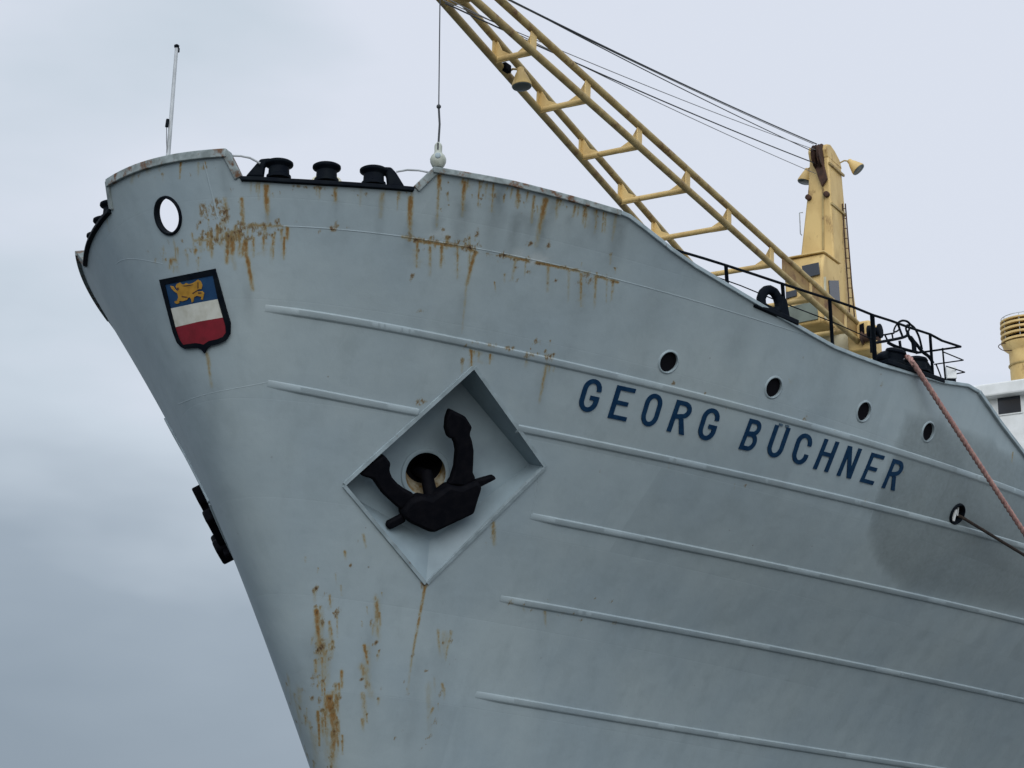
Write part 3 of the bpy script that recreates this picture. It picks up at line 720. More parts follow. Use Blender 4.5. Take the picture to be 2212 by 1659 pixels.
for d, rr in [(-.01, .235), (.03, .232), (.05, .215), (.04, .19), (-.10, .175), (-.16, .18)]: vs += [c + nn*d + rr*(a*math.cos(2*math.pi*k/n) + b*math.sin(2*math.pi*k/n)) for k in range(n)]
for i in range(5): fs += [(i*n+k, i*n+(k+1) % n, (i+1)*n+(k+1) % n, (i+1)*n+k) for k in range(n)]
mooring_lead = MB().add(vs, fs).build('mooring_lead', M_BLACK, ship, flip_check=False)
MB().lathe(c - nn*.17, nn, [(0, .185), (.01, .183)], n).build('lead_back', M_DARK, mooring_lead)
mb = MB()  # added white bars standing in for bright sky seen through the lead
mb.tube([on_plane((2058, 1124), c - nn*.02, nn), on_plane((2064, 1100), c - nn*.03, nn)], .045, 10)
mb.tube([on_plane((2068, 1113), c - nn*.02, nn), on_plane((2070, 1096), c - nn*.03, nn)], .018, 8)
mb.build('lead_sky_spot', M_WHITE, mooring_lead)

# ------------------------------------------------------------------ anchor recess
no, nzz = sight(NICHE_PX); OC = hull(no, nzz)
nc = OC.mean(0); nn_ = np.cross(OC[2] - OC[0], OC[1] - OC[3]); nn_ /= np.linalg.norm(nn_)
if nn_[1] > 0: nn_ = -nn_
Tb = on_plane((985, 815), nc - nn_*.80, nn_); Rb = on_plane((1143, 1003), nc - nn_*.52, nn_); Bb = on_plane((928, 1168), nc - nn_*.26, nn_)
bn2 = np.cross(Rb - Tb, Bb - Tb); bn2 /= np.linalg.norm(bn2)
if bn2[1] > 0: bn2 = -bn2
Lb = on_plane((722, 1050), Tb, bn2)
hp_c = on_plane((919, 1024), Tb, bn2)
e1 = Rb - Tb; e1 /= np.linalg.norm(e1); e2 = np.cross(bn2, e1)
to2 = lambda p: ((p - Tb) @ e1, (p - Tb) @ e2)
quad = [to2(q) for q in (Tb, Rb, Bb, Lb)]; hc2 = to2(hp_c); HR = .385
circ = [(hc2[0] + HR*math.cos(2*math.pi*k/36), hc2[1] + HR*math.sin(2*math.pi*k/36)) for k in range(36)]
Vq, Fq = cdt([quad, circ], np.zeros((0, 2)), lambda c: inside(quad, c) & ~inside(circ, c))
edge = hull(np.array(nu), np.array(nz)); ne = len(edge)
def recess(mirror):
    mb = MB().add([Tb + e1*p[0] + e2*p[1] for p in Vq], [tuple(f) for f in Fq])
    back = [Tb, Rb, Bb, Lb]
    # walls follow the cut edge of the plating
    per = dense(NICHE_PX + [NICHE_PX[0]], 14)[:-1]; corner = [int(np.argmin(((per - c)**2).sum(1))) for c in NICHE_PX] + [ne]
    for s in range(4):
        i0, i1 = corner[s], corner[s+1]; A0, A1 = back[s], back[(s+1) % 4]; m = i1 - i0
        vs = [edge[(i0+k) % ne] for k in range(m+1)] + [A0 + (A1 - A0)*k/m for k in range(m+1)]
        mb.add(vs, [(k, k+1, m+2+k, m+1+k) for k in range(m)])
    o = mb.build('anchor_recess', M_NICHE, ship, flip_check=True, mirror=mirror)
    # raised lip round the opening
    Pc = np.concatenate([edge, edge[:1]]); q = np.array(list(zip(nu, nz)) + [(nu[0], nz[0])]); N = normal(q[:, 0], q[:, 1])
    cen = nc
    for s in range(4):
        i0, i1 = corner[s], corner[s+1]; PP = Pc[i0:i1+1]; NN = N[i0:i1+1]; T = PP[-1] - PP[0]; T /= np.linalg.norm(T)
        O = np.cross(T, NN); O *= np.where(((PP - cen)*O).sum(1, keepdims=True) < 0, -1, 1)
        MB().sweep(PP, O, NN, [(.055, -.006), (.05, .03), (-.012, .035), (-.012, -.05)]).build('lip', M_TRIM, o, mirror=mirror)
    # hawse pipe
    vs = []; fs = []; n = 36
    for d, rr in [(0.002, HR+.075), (.022, HR+.06), (.03, HR+.02), (.015, HR-.012), (-.30, HR-.03), (-.9, HR-.05)]:
        vs += [hp_c + bn2*d + (UV*.55 + RV*.25)*max(0, -d) + rr*(e1*math.cos(2*math.pi*k/n) + e2*math.sin(2*math.pi*k/n)) for k in range(n)]
    for i in range(3): fs += [(i*n+k, i*n+(k+1) % n, (i+1)*n+(k+1) % n, (i+1)*n+k) for k in range(n)]
    MB().add(vs[:4*n], fs).build('hawse_rim', M_NICHE, o, mirror=mirror)
    fs = [(3*n+k, 3*n+(k+1) % n, 4*n+(k+1) % n, 4*n+k) for k in range(n)]
    MB().add(vs[3*n:5*n], [tuple(i-3*n for i in f) for f in fs]).build('hawse_lining', M_LINING, o, mirror=mirror)
    fs = []
    for i in range(4, 5): fs += [(i*n+k, i*n+(k+1) % n, (i+1)*n+(k+1) % n, (i+1)*n+k) for k in range(n)]
    fs.append(tuple(range(5*n, 6*n)))
    MB().add(vs[4*n:], [tuple(i-4*n for i in f) for f in fs]).build('hawse_pipe', M_DARK, o, flip_check=False, mirror=mirror)
    return o
recess(False); recess(True)

# ------------------------------------------------------------------ anchors
zx = lambda p: (682.7 + .3188*p[0], 751 + .3189*p[1])
anc_p = nc - nn_*.16
def apoly(pts, off=0.0): return [on_plane(zx(p), anc_p + nn_*off, nn_) for p in pts]
FL_R = [(895,408),(1000,460),(1045,530),(1028,575),(1045,625),(1056,690),(1053,780),(1050,835),(1070,882),(1000,930),(880,915),(905,880),(930,800),(940,690),(930,640),(912,606),(884,604),(866,540),(872,470)]
FL_L = [(285,850),(370,760),(450,715),(497,775),(485,822),(505,870),(545,915),(600,955),(660,985),(620,1040),(560,1090),(510,1045),(440,980),(400,920),(372,880),(320,866)]
CROWN = [(560,1085),(620,1010),(690,985),(760,1000),(880,910),(960,930),(1070,880),(1100,930),(1078,990),(1045,1105),(775,1232),(740,1225),(620,1170),(565,1130)]
ARM_L = [(585,1110),(560,1125),(470,1172),(466,1205),(490,1224),(530,1206),(600,1168)]
ARM_R = [(1060,890),(1190,853),(1212,880),(1110,932),(1080,955)]
def make_anchor(label, mirror, shift=(0, 0, 0), sc=1.0):
    t = thing('anchor', label, 'anchor', "ship's bow anchors")
    sh = np.asarray(shift, float); ac = on_plane(zx((800, 1000)), anc_p, nn_)
    def pr(polys, t0, t1, name, bev):
        mb = MB()
        for p in polys: mb.prism([ac + (q - ac)*sc + nn_*t0 + sh for q in apoly(p)], nn_*(t1 - t0))
        return mb.build(name, M_IRON, t, bevel=bev, mirror=mirror)
    pr([FL_R], -.06, .12, 'fluke', .045); pr([FL_L], -.06, .12, 'fluke', .045)
    pr([CROWN], -.10, .22, 'crown', .07)
    pr([ARM_L], -.02, .11, 'trunnion', .04); pr([ARM_R], -.02, .11, 'trunnion', .04)
    cr_ = on_plane(zx((790, 1050)), anc_p, nn_)
    MB().tube([cr_ + sh, hp_c + bn2*.05 + sh, hp_c - bn2*.5 + sh], [.13, .11, .10], 12).build('shank', M_IRON, t, mirror=mirror)
    return t
make_anchor('black stockless anchor stowed in the square recess below the ship name', False)
make_anchor('black anchor jutting out past the far side of the stem, against the sky', True, (.0, -.13, -.30), .72)

# ------------------------------------------------------------------ name lettering
STW = .135
def ribbon(path, w=STW, closed=False):
    P = np.array(path, float); m = len(P)
    if closed: T = np.roll(P, -1, 0) - np.roll(P, 1, 0)
    else: T = np.gradient(P, axis=0)
    T /= np.linalg.norm(T, axis=1, keepdims=True); N = np.stack([-T[:, 1], T[:, 0]], -1)
    A = P + N*w/2; B = P - N*w/2
    k = m if closed else m - 1
    return [[A[i], A[(i+1) % m], B[(i+1) % m], B[i]] for i in range(k)]
def arc(cx, cy, rx, ry, a0, a1, n=12): return [(cx + rx*math.cos(RAD(a0 + (a1-a0)*k/n)), cy + ry*math.sin(RAD(a0 + (a1-a0)*k/n))) for k in range(n+1)]
h_ = STW / 2; WL = .56
l_, r_, t_, b_ = h_, WL - h_, 1 - h_, h_; cx_ = WL/2; rx_ = cx_ - h_; ry_ = .26
def rect(x0, y0, x1, y1): return [[(x0, y0), (x1, y0), (x1, y1), (x0, y1)]]
GLY = {
 'G': ribbon(arc(cx_, t_-ry_, rx_, ry_, -5, 180) + arc(cx_, b_+ry_, rx_, ry_, 180, 360) + [(r_, .44)]) + rect(WL*.52, .37, WL, .37+STW*.95),
 'E': rect(0, 0, STW, 1) + rect(STW*.9, 1-STW*.92, WL, 1) + rect(STW*.9, .5-STW*.46, WL*.84, .5+STW*.46) + rect(STW*.9, 0, WL, STW*.92),
 'O': ribbon(arc(cx_, t_-ry_, rx_, ry_, 0, 180) + arc(cx_, b_+ry_, rx_, ry_, 180, 360), closed=True),
 'R': rect(0, 0, STW, 1) + ribbon([(STW*.5, t_), (WL-h_-.2, t_)] + arc(WL-h_-.2, .735, .2, 1-h_-.735, 85, -85) + [(STW*.5, .47+.005)]) + [[(.24, .47), (.39, .47), (WL+.01, 0), (WL-.15, 0)]],
 'B': rect(0, 0, STW, 1) + ribbon([(STW*.5, t_), (WL-h_-.2, t_)] + arc(WL-h_-.2, .745, .18, t_-.745, 85, -85) + [(STW*.5, .52)]) + ribbon([(STW*.5, .52), (WL-h_-.2, .52)] + arc(WL-h_-.2, .295, .2, .225, 85, -85) + [(STW*.5, b_)]),
 'U': ribbon([(l_, 1), (l_, .5)] + arc(cx_, b_+ry_, rx_, ry_, 180, 360) + [(r_, .5), (r_, 1)]),
 'C': ribbon(arc(cx_, t_-ry_, rx_, ry_, -8, 180) + arc(cx_, b_+ry_, rx_, ry_, 180, 368)),
 'H': rect(0, 0, STW, 1) + rect(WL-STW, 0, WL, 1) + rect(STW*.9, .47, WL-STW*.9, .47+STW*.95),
 'N': rect(0, 0, STW, 1) + rect(WL-STW, 0, WL, 1) + [[(0, 1), (STW*1.15, 1), (WL, 0), (WL-STW*1.15, 0)]],
}
z1 = lambda p: (1228.9 + .17747*p[0], 793.7 + .17747*p[1]); z2 = lambda p: (1570.3 + .18519*p[0], 879 + .18519*p[1])
WORD = [('G', z1, (210,118),(430,165),(310,560),(90,512)), ('E', z1, (590,213),(815,262),(688,655),(468,608)), ('O', z1, (965,295),(1165,345),(1045,735),(848,690)),
        ('R', z1, (1318,390),(1520,437),(1392,822),(1185,770)), ('G', z1, (1660,475),(1862,520),(1742,905),(1540,858)),
        ('B', z2, (268,132),(428,172),(298,525),(132,486)), ('U', z2, (562,205),(738,248),(612,608),(438,560)), ('C', z2, (842,288),(1018,335),(906,690),(730,640)),
        ('H', z2, (1140,368),(1308,410),(1172,760),(1000,716)), ('N', z2, (1412,450),(1572,490),(1438,836),(1276,796)), ('E', z2, (1688,530),(1838,572),(1696,908),(1545,868)), ('R', z2, (1938,603),(2080,642),(1948,976),(1800,938))]
def letter_mesh(polys, corners, mat, thick=.018):
    segs = [[tuple(map(float, p)) for p in q] for q in polys]
    V, F = cdt(segs, np.zeros((0, 2)), lambda c: np.any([inside(q, c) for q in segs], axis=0))
    tl, tr, br, bl = [np.array(c, float) for c in corners]
    f = V / [WL, 1.0]; x = f[:, :1]; y = f[:, 1:]
    px = (bl*(1-x) + br*x)*(1-y) + (tl*(1-x) + tr*x)*y
    u, z = sight(px); top = hull(u, z, thick); bot = hull(u, z, -.01); n = len(V)
    cnt = {}
    for t in F:
        for i in range(3):
            e = (t[i], t[(i+1) % 3]); cnt[tuple(sorted(e))] = cnt.get(tuple(sorted(e)), []) + [e]
    fs = [tuple(t) for t in F]
    for k, v in cnt.items():
        if len(v) == 1: a, b = v[0]; fs.append((b, a, n+a, n+b))
    return MB().add(list(top) + list(bot), fs)
for ch, fn, *cs in WORD:
    letter_mesh(GLY[ch], [fn(c) for c in cs], M_BLUE).build('name_letter', M_BLUE, ship, smooth=False)
# the two painted-over dots above the U
for cx0 in (628, 700):
    q = [z2((cx0 + dx, 206 + (cx0 - 628)*.25 + dx*.25 + dy)) for dx, dy in ((-18, -13), (20, -13), (14, 13), (-24, 13))]
    letter_mesh(rect(0, 0, WL, 1), [q[0], q[1], q[2], q[3]], M_HULL, .02).build('umlaut_dot', M_DOT, ship, smooth=False)

# ------------------------------------------------------------------ coat of arms on the stem
crest = thing('coat_of_arms', 'shield with a golden griffin above white and red bands, black rim, on the rounded bow', 'crest')
zc_ = lambda p: (324 + .1441*p[0], 546 + .1441*p[1])
S_OUT = [(165,400),(985,235),(1150,830),(1215,1050),(1212,1210),(1150,1310),(1050,1360),(920,1395),(860,1445),(835,1502),(795,1450),(740,1420),(640,1425),(550,1435),(490,1405),(430,1335),(370,1180),(290,880)]
S_IN = [(250,470),(955,335),(1030,690),(1105,965),(1140,1080),(1150,1190),(1105,1255),(1020,1290),(900,1315),(820,1372),(760,1355),(690,1348),(590,1362),(520,1372),(470,1300),(430,1190),(405,1110),(335,830)]
B1 = [(250,470),(955,335),(1030,690),(700,752),(335,830)]
B2 = [(335,830),(700,752),(1030,690),(1105,965),(760,1025),(405,1110)]
B3 = [(405,1110),(760,1025),(1105,965),(1140,1080),(1150,1190),(1105,1255),(1020,1290),(900,1315),(820,1372),(760,1355),(690,1348),(590,1362),(520,1372),(470,1300),(430,1190)]
GRIF = [(330,490),(372,500),(400,545),(432,572),(447,560),(425,530),(410,498),(430,460),(470,443),(500,470),(530,472),(560,448),(600,468),(640,455),(680,438),(735,400),(780,425),(803,490),(790,538),(740,545),(718,562),(735,577),(800,570),(830,600),(818,655),(808,700),(782,692),(790,655),(720,640),(682,660),(672,725),(648,742),(640,692),(618,660),(592,672),(580,700),(510,722),(470,715),(462,748),(430,760),(400,745),(393,725),(430,712),(450,660),(438,605),(390,572),(352,532)]
def plate(poly, off, name, mat, hole=None, parent=crest, base=-.01, grid=24):
    lp = [tuple(p) for p in dense(poly + [poly[0]], 40)[:-1]]; loops = [lp]
    if hole: hl = [tuple(p) for p in dense(hole + [hole[0]], 40)[:-1]]; loops.append(hl)
    pa = np.array(poly); gx, gy = np.meshgrid(np.arange(pa[:, 0].min(), pa[:, 0].max(), 60), np.arange(pa[:, 1].min(), pa[:, 1].max(), 60)); g = np.stack([gx.ravel(), gy.ravel()], -1)
    g = g[inside(lp, g) & (seg_dist(g, loops) > 12)]
    if hole: g = g[~inside(hl, g)]
    V, F = cdt(loops, g, lambda c: inside(lp, c) & (~inside(hl, c) if hole else True))
    u, z = sight([zc_(p) for p in V]); top = hull(u, z, off); bot = hull(u, z, base); n = len(V); cnt = {}
    for t in F:
        for i in range(3):
            e = (t[i], t[(i+1) % 3]); cnt.setdefault(tuple(sorted(e)), []).append(e)
    fs = [tuple(t) for t in F] + [(v[0][1], v[0][0], n+v[0][0], n+v[0][1]) for v in cnt.values() if len(v) == 1]
    return MB().add(list(top) + list(bot), fs).build(name, mat, parent, smooth=False)
plate(S_OUT, .045, 'rim', M_BLACK, hole=S_IN)
bf = plate(B1, .032, 'blue_field', M_CBLUE); plate(B2, .033, 'white_field', M_CWHITE); plate(B3, .034, 'red_field', M_CRED)
plate(GRIF, .045, 'griffin', M_GOLD, parent=bf, base=.025)

mk = [[(428,520),(452,512),(462,545),(444,560)], [(505,492),(600,478),(680,470),(640,486),(560,500)], [(733,440),(748,438),(748,520),(735,536)], [(742,590),(790,585),(795,605),(748,612)], [(655,600),(720,560),(728,572),(668,615)], [(500,640),(590,655),(585,668),(510,662)]]
for m_ in mk: plate(m_, .0475, 'griffin_marking', M_RUST, parent=bf, base=.03)
# ------------------------------------------------------------------ roller fairleads in the bulwark openings
def roller_fairlead(label, mirror):
    t = thing('roller_fairlead', label, 'fairlead', 'roller fairleads at the bow')
    base_uz = [(.955, 14.715), (1.5, 14.67), (2.0, 14.655), (2.6, 14.655), (3.235, 14.665)]
    q = dense(base_uz, .1); P = hull(q[:, 0], q[:, 1]); N = normal(q[:, 0], q[:, 1]); N[:, 2] = 0; N /= np.linalg.norm(N, axis=1, keepdims=True)
    S = np.tile([0, 0, 1.0], (len(P), 1))
    MB().sweep(P, S, N, [(.03, .06), (.03, -.48), (-.04, -.48), (-.04, .06)]).build('base_plate', M_BLACK, t, bevel=.01, mirror=mirror)
    mid = surf(2.0, 14.655); nmid = normal(np.array([2.0]), np.array([14.655]))[0]; nmid[2] = 0; nmid /= np.linalg.norm(nmid)
    p0 = mid - nmid*.24
    zf = lambda p: (426.7 + .2122*p[0], 341 + .2122*p[1])
    for bx, by, top in ((826, 205, 28), (1312, 240, 62), (1792, 275, 98)):
        b = on_plane(zf((bx, by)), p0, nmid); tp = on_plane(zf((bx, top)), p0, nmid); hgt = tp[2] - b[2] + .02
        mb = MB().lathe(b - [0, 0, .02], (0, 0, 1), [(0, .20), (.05, .20), (.07, .172), (hgt*.58, .166), (hgt*.66, .19), (hgt*.72, .225), (hgt*.76, .232), (hgt*.86, .230), (hgt*.91, .205), (hgt*.935, .10), (hgt*.96, .04), (hgt*.985, .035)], 28)
        mb.build('roller', M_BLACK, t, mirror=mirror)
    for poly in ([(488, 200), (640, 22), (720, 14), (840, 20), (850, 85), (700, 80), (690, 95), (675, 205)], [(1775, 98), (1970, 105), (2020, 160), (2115, 315), (1930, 298), (1918, 180), (1885, 160), (1790, 160)]):
        pl = [on_plane(zf(p), p0, nmid) for p in poly]
        MB().prism([x - nmid*.07 for x in pl], nmid*.14).build('horn', M_BLACK, t, bevel=.03, mirror=mirror)
    return t
roller_fairlead('black three-roller fairlead set in the gap of the grey bulwark, facing us', False)
roller_fairlead('black roller fairlead on the far side of the bow, showing as a dark edge', True)
# bent handrails that bridge the gap
for px in ([(494, 336), (520, 337), (540, 341), (555, 349), (562, 353)], [(856, 371), (880, 367), (905, 368), (930, 373)]):
    pp = [on_plane(p, surf(1.0 if px[0][0] < 700 else 3.3, 15.0) + [.12, .12, 0], RV*0 + FV) for p in px]
    MB().tube(dense(pp, .03), .018, 8).build('grab_rail', M_POLE, ship)
drum = thing('vent_head', 'small pale yellow vent head half hidden behind the middle roller', 'vent')
pp = on_plane((705, 402), (6.2, -1.5, 0), FV)
MB().lathe(pp - [0, 0, .6], (0, 0, 1), [(0, .12), (.45, .12), (.5, .3), (.62, .33), (.72, .27), (.78, .1)], 24).build('cowl', M_CREAM, drum)

# ------------------------------------------------------------------ jackstaff
js = thing('jackstaff', 'thin pale flagpole leaning aft above the bow bulwark', 'flagpole')
jx = on_y((363, 338), .0); jt = on_y((381.5, 102), .0); jd = (jt - jx) / np.linalg.norm(jt - jx)
foot = jx - jd*.30
MB().tube([foot, jx, jx + (jt-jx)*.5, jt], [.036, .036, .032, .028], 10).build('pole', M_POLE, js)
MB().box(foot + [-.05, 0, .08], (.14, 0, 0), (0, .05, 0), (0, 0, .03)).build('bracket', M_TRIM, js)
MB().lathe(jt - jd*.02, jd, [(0, .026), (.02, .042), (.05, .045), (.07, .02)], 14).build('truck', M_BLACK, js)
MB().box(on_y((384.5, 108), 0), (.025, 0, 0), (0, .02, 0), (0, 0, .04)).build('halyard_block', M_BLACK, js, bevel=.008)
lp_ = on_y((361, 266), 0)
MB().tube([on_y((362.5, 258), 0), on_y((360, 274), 0)], .028, 10).build('halyard_cleat', M_BLACK, js)
MB().tube([on_y((360, 274), 0), on_y((359.5, 300), 0), on_y((361, 332), 0)], .006, 6).build('halyard', M_WIRE, js)

# ------------------------------------------------------------------ deck crane
crane = thing('crane', 'cream yellow deck crane with a long lattice jib lowered over the foredeck', 'crane')
JX, JAZ, JEL, JW0, JW1, JH0, JH1, JL = np.array([27.162, .116, 19.624]), -.053, .091, 2.978, .551, .559, .509, 20.0
jd = np.array([-math.cos(JAZ)*math.cos(JEL), math.sin(JAZ)*math.cos(JEL), math.sin(JEL)]); jsd = np.array([math.sin(JAZ), math.cos(JAZ), 0.0])
jn = np.cross(jd, jsd); jn = jn if jn[2] > 0 else -jn
def jib(t, sy, sz):
    f = t / JL; return JX + jd*t + jsd*sy*(JW0 + (JW1-JW0)*f)/2 + jn*sz*(JH0 + (JH1-JH0)*f)/2
for sy in (-1, 1):
    for sz in (-1, 1):
        MB().tube([jib(t, sy, sz) for t in np.linspace(-2.3, 20.6, 12)], [.085]*12, 10).build('jib_chord', M_JIB, crane)
for tt in (19.35, 16.96, 14.60, 12.13, 9.60, 7.24, 4.59, 1.95, -.6):
    f = JW0 + (JW1-JW0)*tt/JL
    MB().tube([jib(tt, 1, -1) + (jib(tt, -1, -1) - jib(tt, 1, -1))*k for k in (0, .5, 1)], .07, 10).build('jib_strut', M_YEL, crane)
    for sy in (-1, 1):
        inn = -jsd*sy*min(.5, f*.42)
        # gusset plate stands across the jib between upper and lower chord, with a foot along the strut
        a, b = jib(tt, sy, -1), jib(tt, sy, 1); th = jd*.022
        mb = MB().prism([b - jn*.03 - th, a - jn*.08 - th, a + inn - jn*.075 - th, a + inn*.92 + jn*.075 - th, a + inn*.45 + jn*.2 - th, b + inn*.10 - jn*.03 - th], 2*th)
        mb.box((a + b)/2, jd*.13, jsd*.016, (b - a)/2)
        mb.build('jib_gusset', M_YEL, crane, smooth=False, bevel=.006)
# plated webs between the chords at the heel of the jib
for sy in (-1, 1):
    ts_ = (-2.3, .8, 3.9); mb = MB()
    pl_ = [jib(t, sy, -1) for t in ts_] + [jib(t, sy, 1) for t in ts_[::-1]]
    mb.prism([p - jsd*.012 for p in pl_], jsd*.024).build('jib_web', M_WEB, crane, smooth=False)
# jib head
mb = MB()
for sy in (-1, 1):
    mb.prism([jib(19.5, sy, -1), jib(19.5, sy, 1), jib(20.8, sy, 1) + jd*.25, jib(20.8, sy, -1) + jd*.25], jsd*sy*.05)
mb.build('jib_head', M_JIB, crane, bevel=.01)
for k in (-.12, 0, .12):
    MB().lathe(jib(20.35, 0, 0) + jsd*(k - .03), jsd, [(0, .10), (.005, .30), (.02, .27), (.04, .27), (.055, .30), (.06, .10)], 24).build('head_sheave', M_RUST, crane)
# tower: tapered box with a chamfered head
XF = 29.2
def tower_section(pl, pr, depth):
    L_ = on_x(pl, XF); R_ = on_x(pr, XF); z = (L_[2] + R_[2])/2
    return [np.array([XF, L_[1], z]), np.array([XF, R_[1], z]), np.array([XF+depth, R_[1]+.02, z]), np.array([XF+depth, L_[1]-.02, z])]
secs = [tower_section((1712, 722), (1809, 722), 2.1), tower_section((1716, 690), (1807, 690), 1.95), tower_section((1729, 545), (1801, 545), 1.4), tower_section((1745, 400), (1793, 400), 1.2), tower_section((1748, 340), (1789, 340), 1.15)]
V = [p for s in secs for p in s]; F = [(4*i+k, 4*i+(k+1) % 4, 4*i+4+(k+1) % 4, 4*i+4+k) for i in range(len(secs)-1) for k in range(4)] + [(3, 2, 1, 0), (16, 17, 18, 19)]
tower = MB().add(V, F).build('tower', M_YEL, crane, bevel=.05)
# rounded head cheeks on top of the tower
hd = secs[-1]; mb = MB()
for ya, yb in ((hd[0][1], hd[0][1] - .16), (hd[1][1] + .34, hd[1][1])):
    z0 = hd[0][2] - .05; prof = [(XF - .02, z0), (XF - .10, z0 + .25), (XF - .02, z0 + .42), (XF + .25, z0 + .50), (XF + .6, z0 + .42), (XF + 1.0, z0 + .24), (XF + 1.16, z0)]
    mb.prism([np.array([x, ya, z]) for x, z in prof], (0, yb - ya, 0))
mb.build('tower_head', M_YEL, tower, bevel=.03)
zc0 = on_x((1770, 345), XF)
for dy in (-.16, .02):
    MB().lathe(np.array([XF - .04, zc0[1] + dy, zc0[2] + .06]), (0, 1, 0), [(0, .18), (.005, .40), (.03, .35), (.06, .35), (.085, .40), (.09, .18)], 30).build('sheave', M_RUST, tower)
s0_ = on_x((1762, 330), XF - .05); s1_ = on_x((1786, 392), XF - .05)
MB().prism([on_x(p, XF - .03) for p in ((1757, 340), (1775, 330), (1789, 388), (1778, 405), (1768, 380))], (-.12, 0, 0)).build('sheave_guard', M_RUST, tower, bevel=.02)
for px_ in ((1787, 421), (1748, 428)):
    MB().lathe(on_x(px_, XF), (-1, 0, 0), [(0, .09), (.12, .09), (.14, .05)], 12).build('hose_fitting', M_RUST, tower)
MB().prism([on_x(p, XF - .004) for p in ((1776, 405), (1780, 405), (1781, 540), (1776, 540))], (-.02, 0, 0)).build('seam_strip', M_JIB, tower)
for yy in (440, 352):
    MB().box((secs[3][1] + secs[3][2])/2 + [0, -.02, on_x((1793, yy), XF)[2] - secs[3][1][2]], (.6, 0, 0), (0, .03, 0), (0, 0, .035)).build('tower_band', M_JIB, tower)
# ladder up the port side of the tower
lx = 30.15
mb = MB(); la = [on_x(p, lx) for p in ((1826, 440), (1834, 540), (1842, 640), (1850, 735))]; lb = [on_x(p, lx) for p in ((1820, 440), (1826, 540), (1833, 640), (1838, 735))]
mb.tube(la, .022, 8); mb.tube(lb, .022, 8)
for k in range(14):
    f = (k + .5)/14*3; i = min(2, int(f)); g = f - i
    mb.tube([la[i] + (la[i+1]-la[i])*g, lb[i] + (lb[i+1]-lb[i])*g], .014, 6)
mb.build('ladder', M_RUST, crane)
MB().tube([on_x(p, XF + .3) for p in ((1734, 459), (1727, 460), (1728, 480), (1729, 505), (1732, 508))], .018, 8).build('handrail', M_POLE, crane)
# driver's cab
XC = 27.9
def cp(p): return on_x(p, XC)
cy0, cy1 = cp((1694, 600))[1], cp((1777, 600))[1]; zt_, zb_ = cp((1740, 548))[2], cp((1740, 702))[2]
mid_y = cy1 - .18
mb = MB(); X1 = XC + 1.5; zk = zt_ - .62
side = [(XC + .22, zt_), (X1, zt_ + .02), (X1, zb_), (XC, zb_), (XC, zk)]
mb.prism([np.array([x, cy0, z]) for x, z in side], (0, cy1 - cy0, 0))
cab = mb.build('cab', M_YEL, crane, bevel=.07)
MB().prism([np.array([XC + .12, cy0 + .04, zt_ + .003]), np.array([X1 - .02, cy0 + .04, zt_ + .023]), np.array([X1 - .02, cy1 - .04, zt_ + .023]), np.array([XC + .12, cy1 - .04, zt_ + .003])], (0, 0, .05)).build('cab_roof', M_YEL, cab, bevel=.02)
for poly in ([(1698, 585), (1722, 580), (1722, 606), (1698, 610)], [(1734, 576), (1770, 568), (1773, 594), (1737, 603)], [(1699, 632), (1722, 626), (1722, 640), (1699, 646)]):
    MB().prism([cp(p) - [.004 if p[1] > 620 else .03, 0, 0] for p in poly], (-.05, 0, 0)).build('cab_window', M_GLASS, cab, bevel=.008)
MB().prism([cp(p) - [.005, 0, 0] for p in ((1702, 664), (1766, 650), (1768, 690), (1705, 702))], (-.04, 0, 0)).build('pedestal_shade', M_PED_SHADE, cab, bevel=.01)  # flat panel coloured as the shaded pedestal below the cab floor
MB().prism([on_y(p, cy1) for p in ((1789, 606), (1810, 606), (1813, 652), (1792, 652))], (0, -.03, 0)).build('cab_window', M_GLASS, cab, bevel=.008)
MB().prism([on_y(p, cy1) for p in ((1779, 598), (1783, 598), (1785, 690), (1781, 690))], (0, -.02, 0)).build('cab_seam', M_CREAM, cab)
# pedestal and winch
pc = on_x((1775, 740), 30.3)
MB().lathe((30.3, .1, 11.2), (0, 0, 1), [(0, 1.5), (6.6, 1.35), (7.2, 1.35), (7.25, 1.6), (7.5, 1.6), (7.55, 1.35), (8.55, 1.32), (8.6, 1.45), (8.75, 1.45)], 40).build('pedestal', M_CREAM, crane)
wc = on_x((1868, 735), 29.2)
mb = MB().box(wc, (.5, 0, 0), (0, .35, 0), (0, 0, .45)); mb.build('winch_housing', M_YEL, crane, bevel=.06)
MB().prism([on_x(p, 28.68) for p in ((1857, 702), (1866, 698), (1868, 728), (1858, 724))], (-.03, 0, 0)).build('winch_opening', M_DARK, crane)
MB().lathe(on_x((1880, 728), 28.6), (0, 1, 0), [(-.3, .08), (-.24, .2), (-.2, .12), (.2, .12), (.24, .2), (.3, .08)], 20).build('winch_drum', M_RUST, crane)
for sy in (-1, 1): MB().box(jib(-2.2, sy, 0) + [.1, 0, -.1], (.3, 0, 0), (0, .06, 0), (0, 0, .35)).build('jib_foot', M_JIB, crane, bevel=.03)
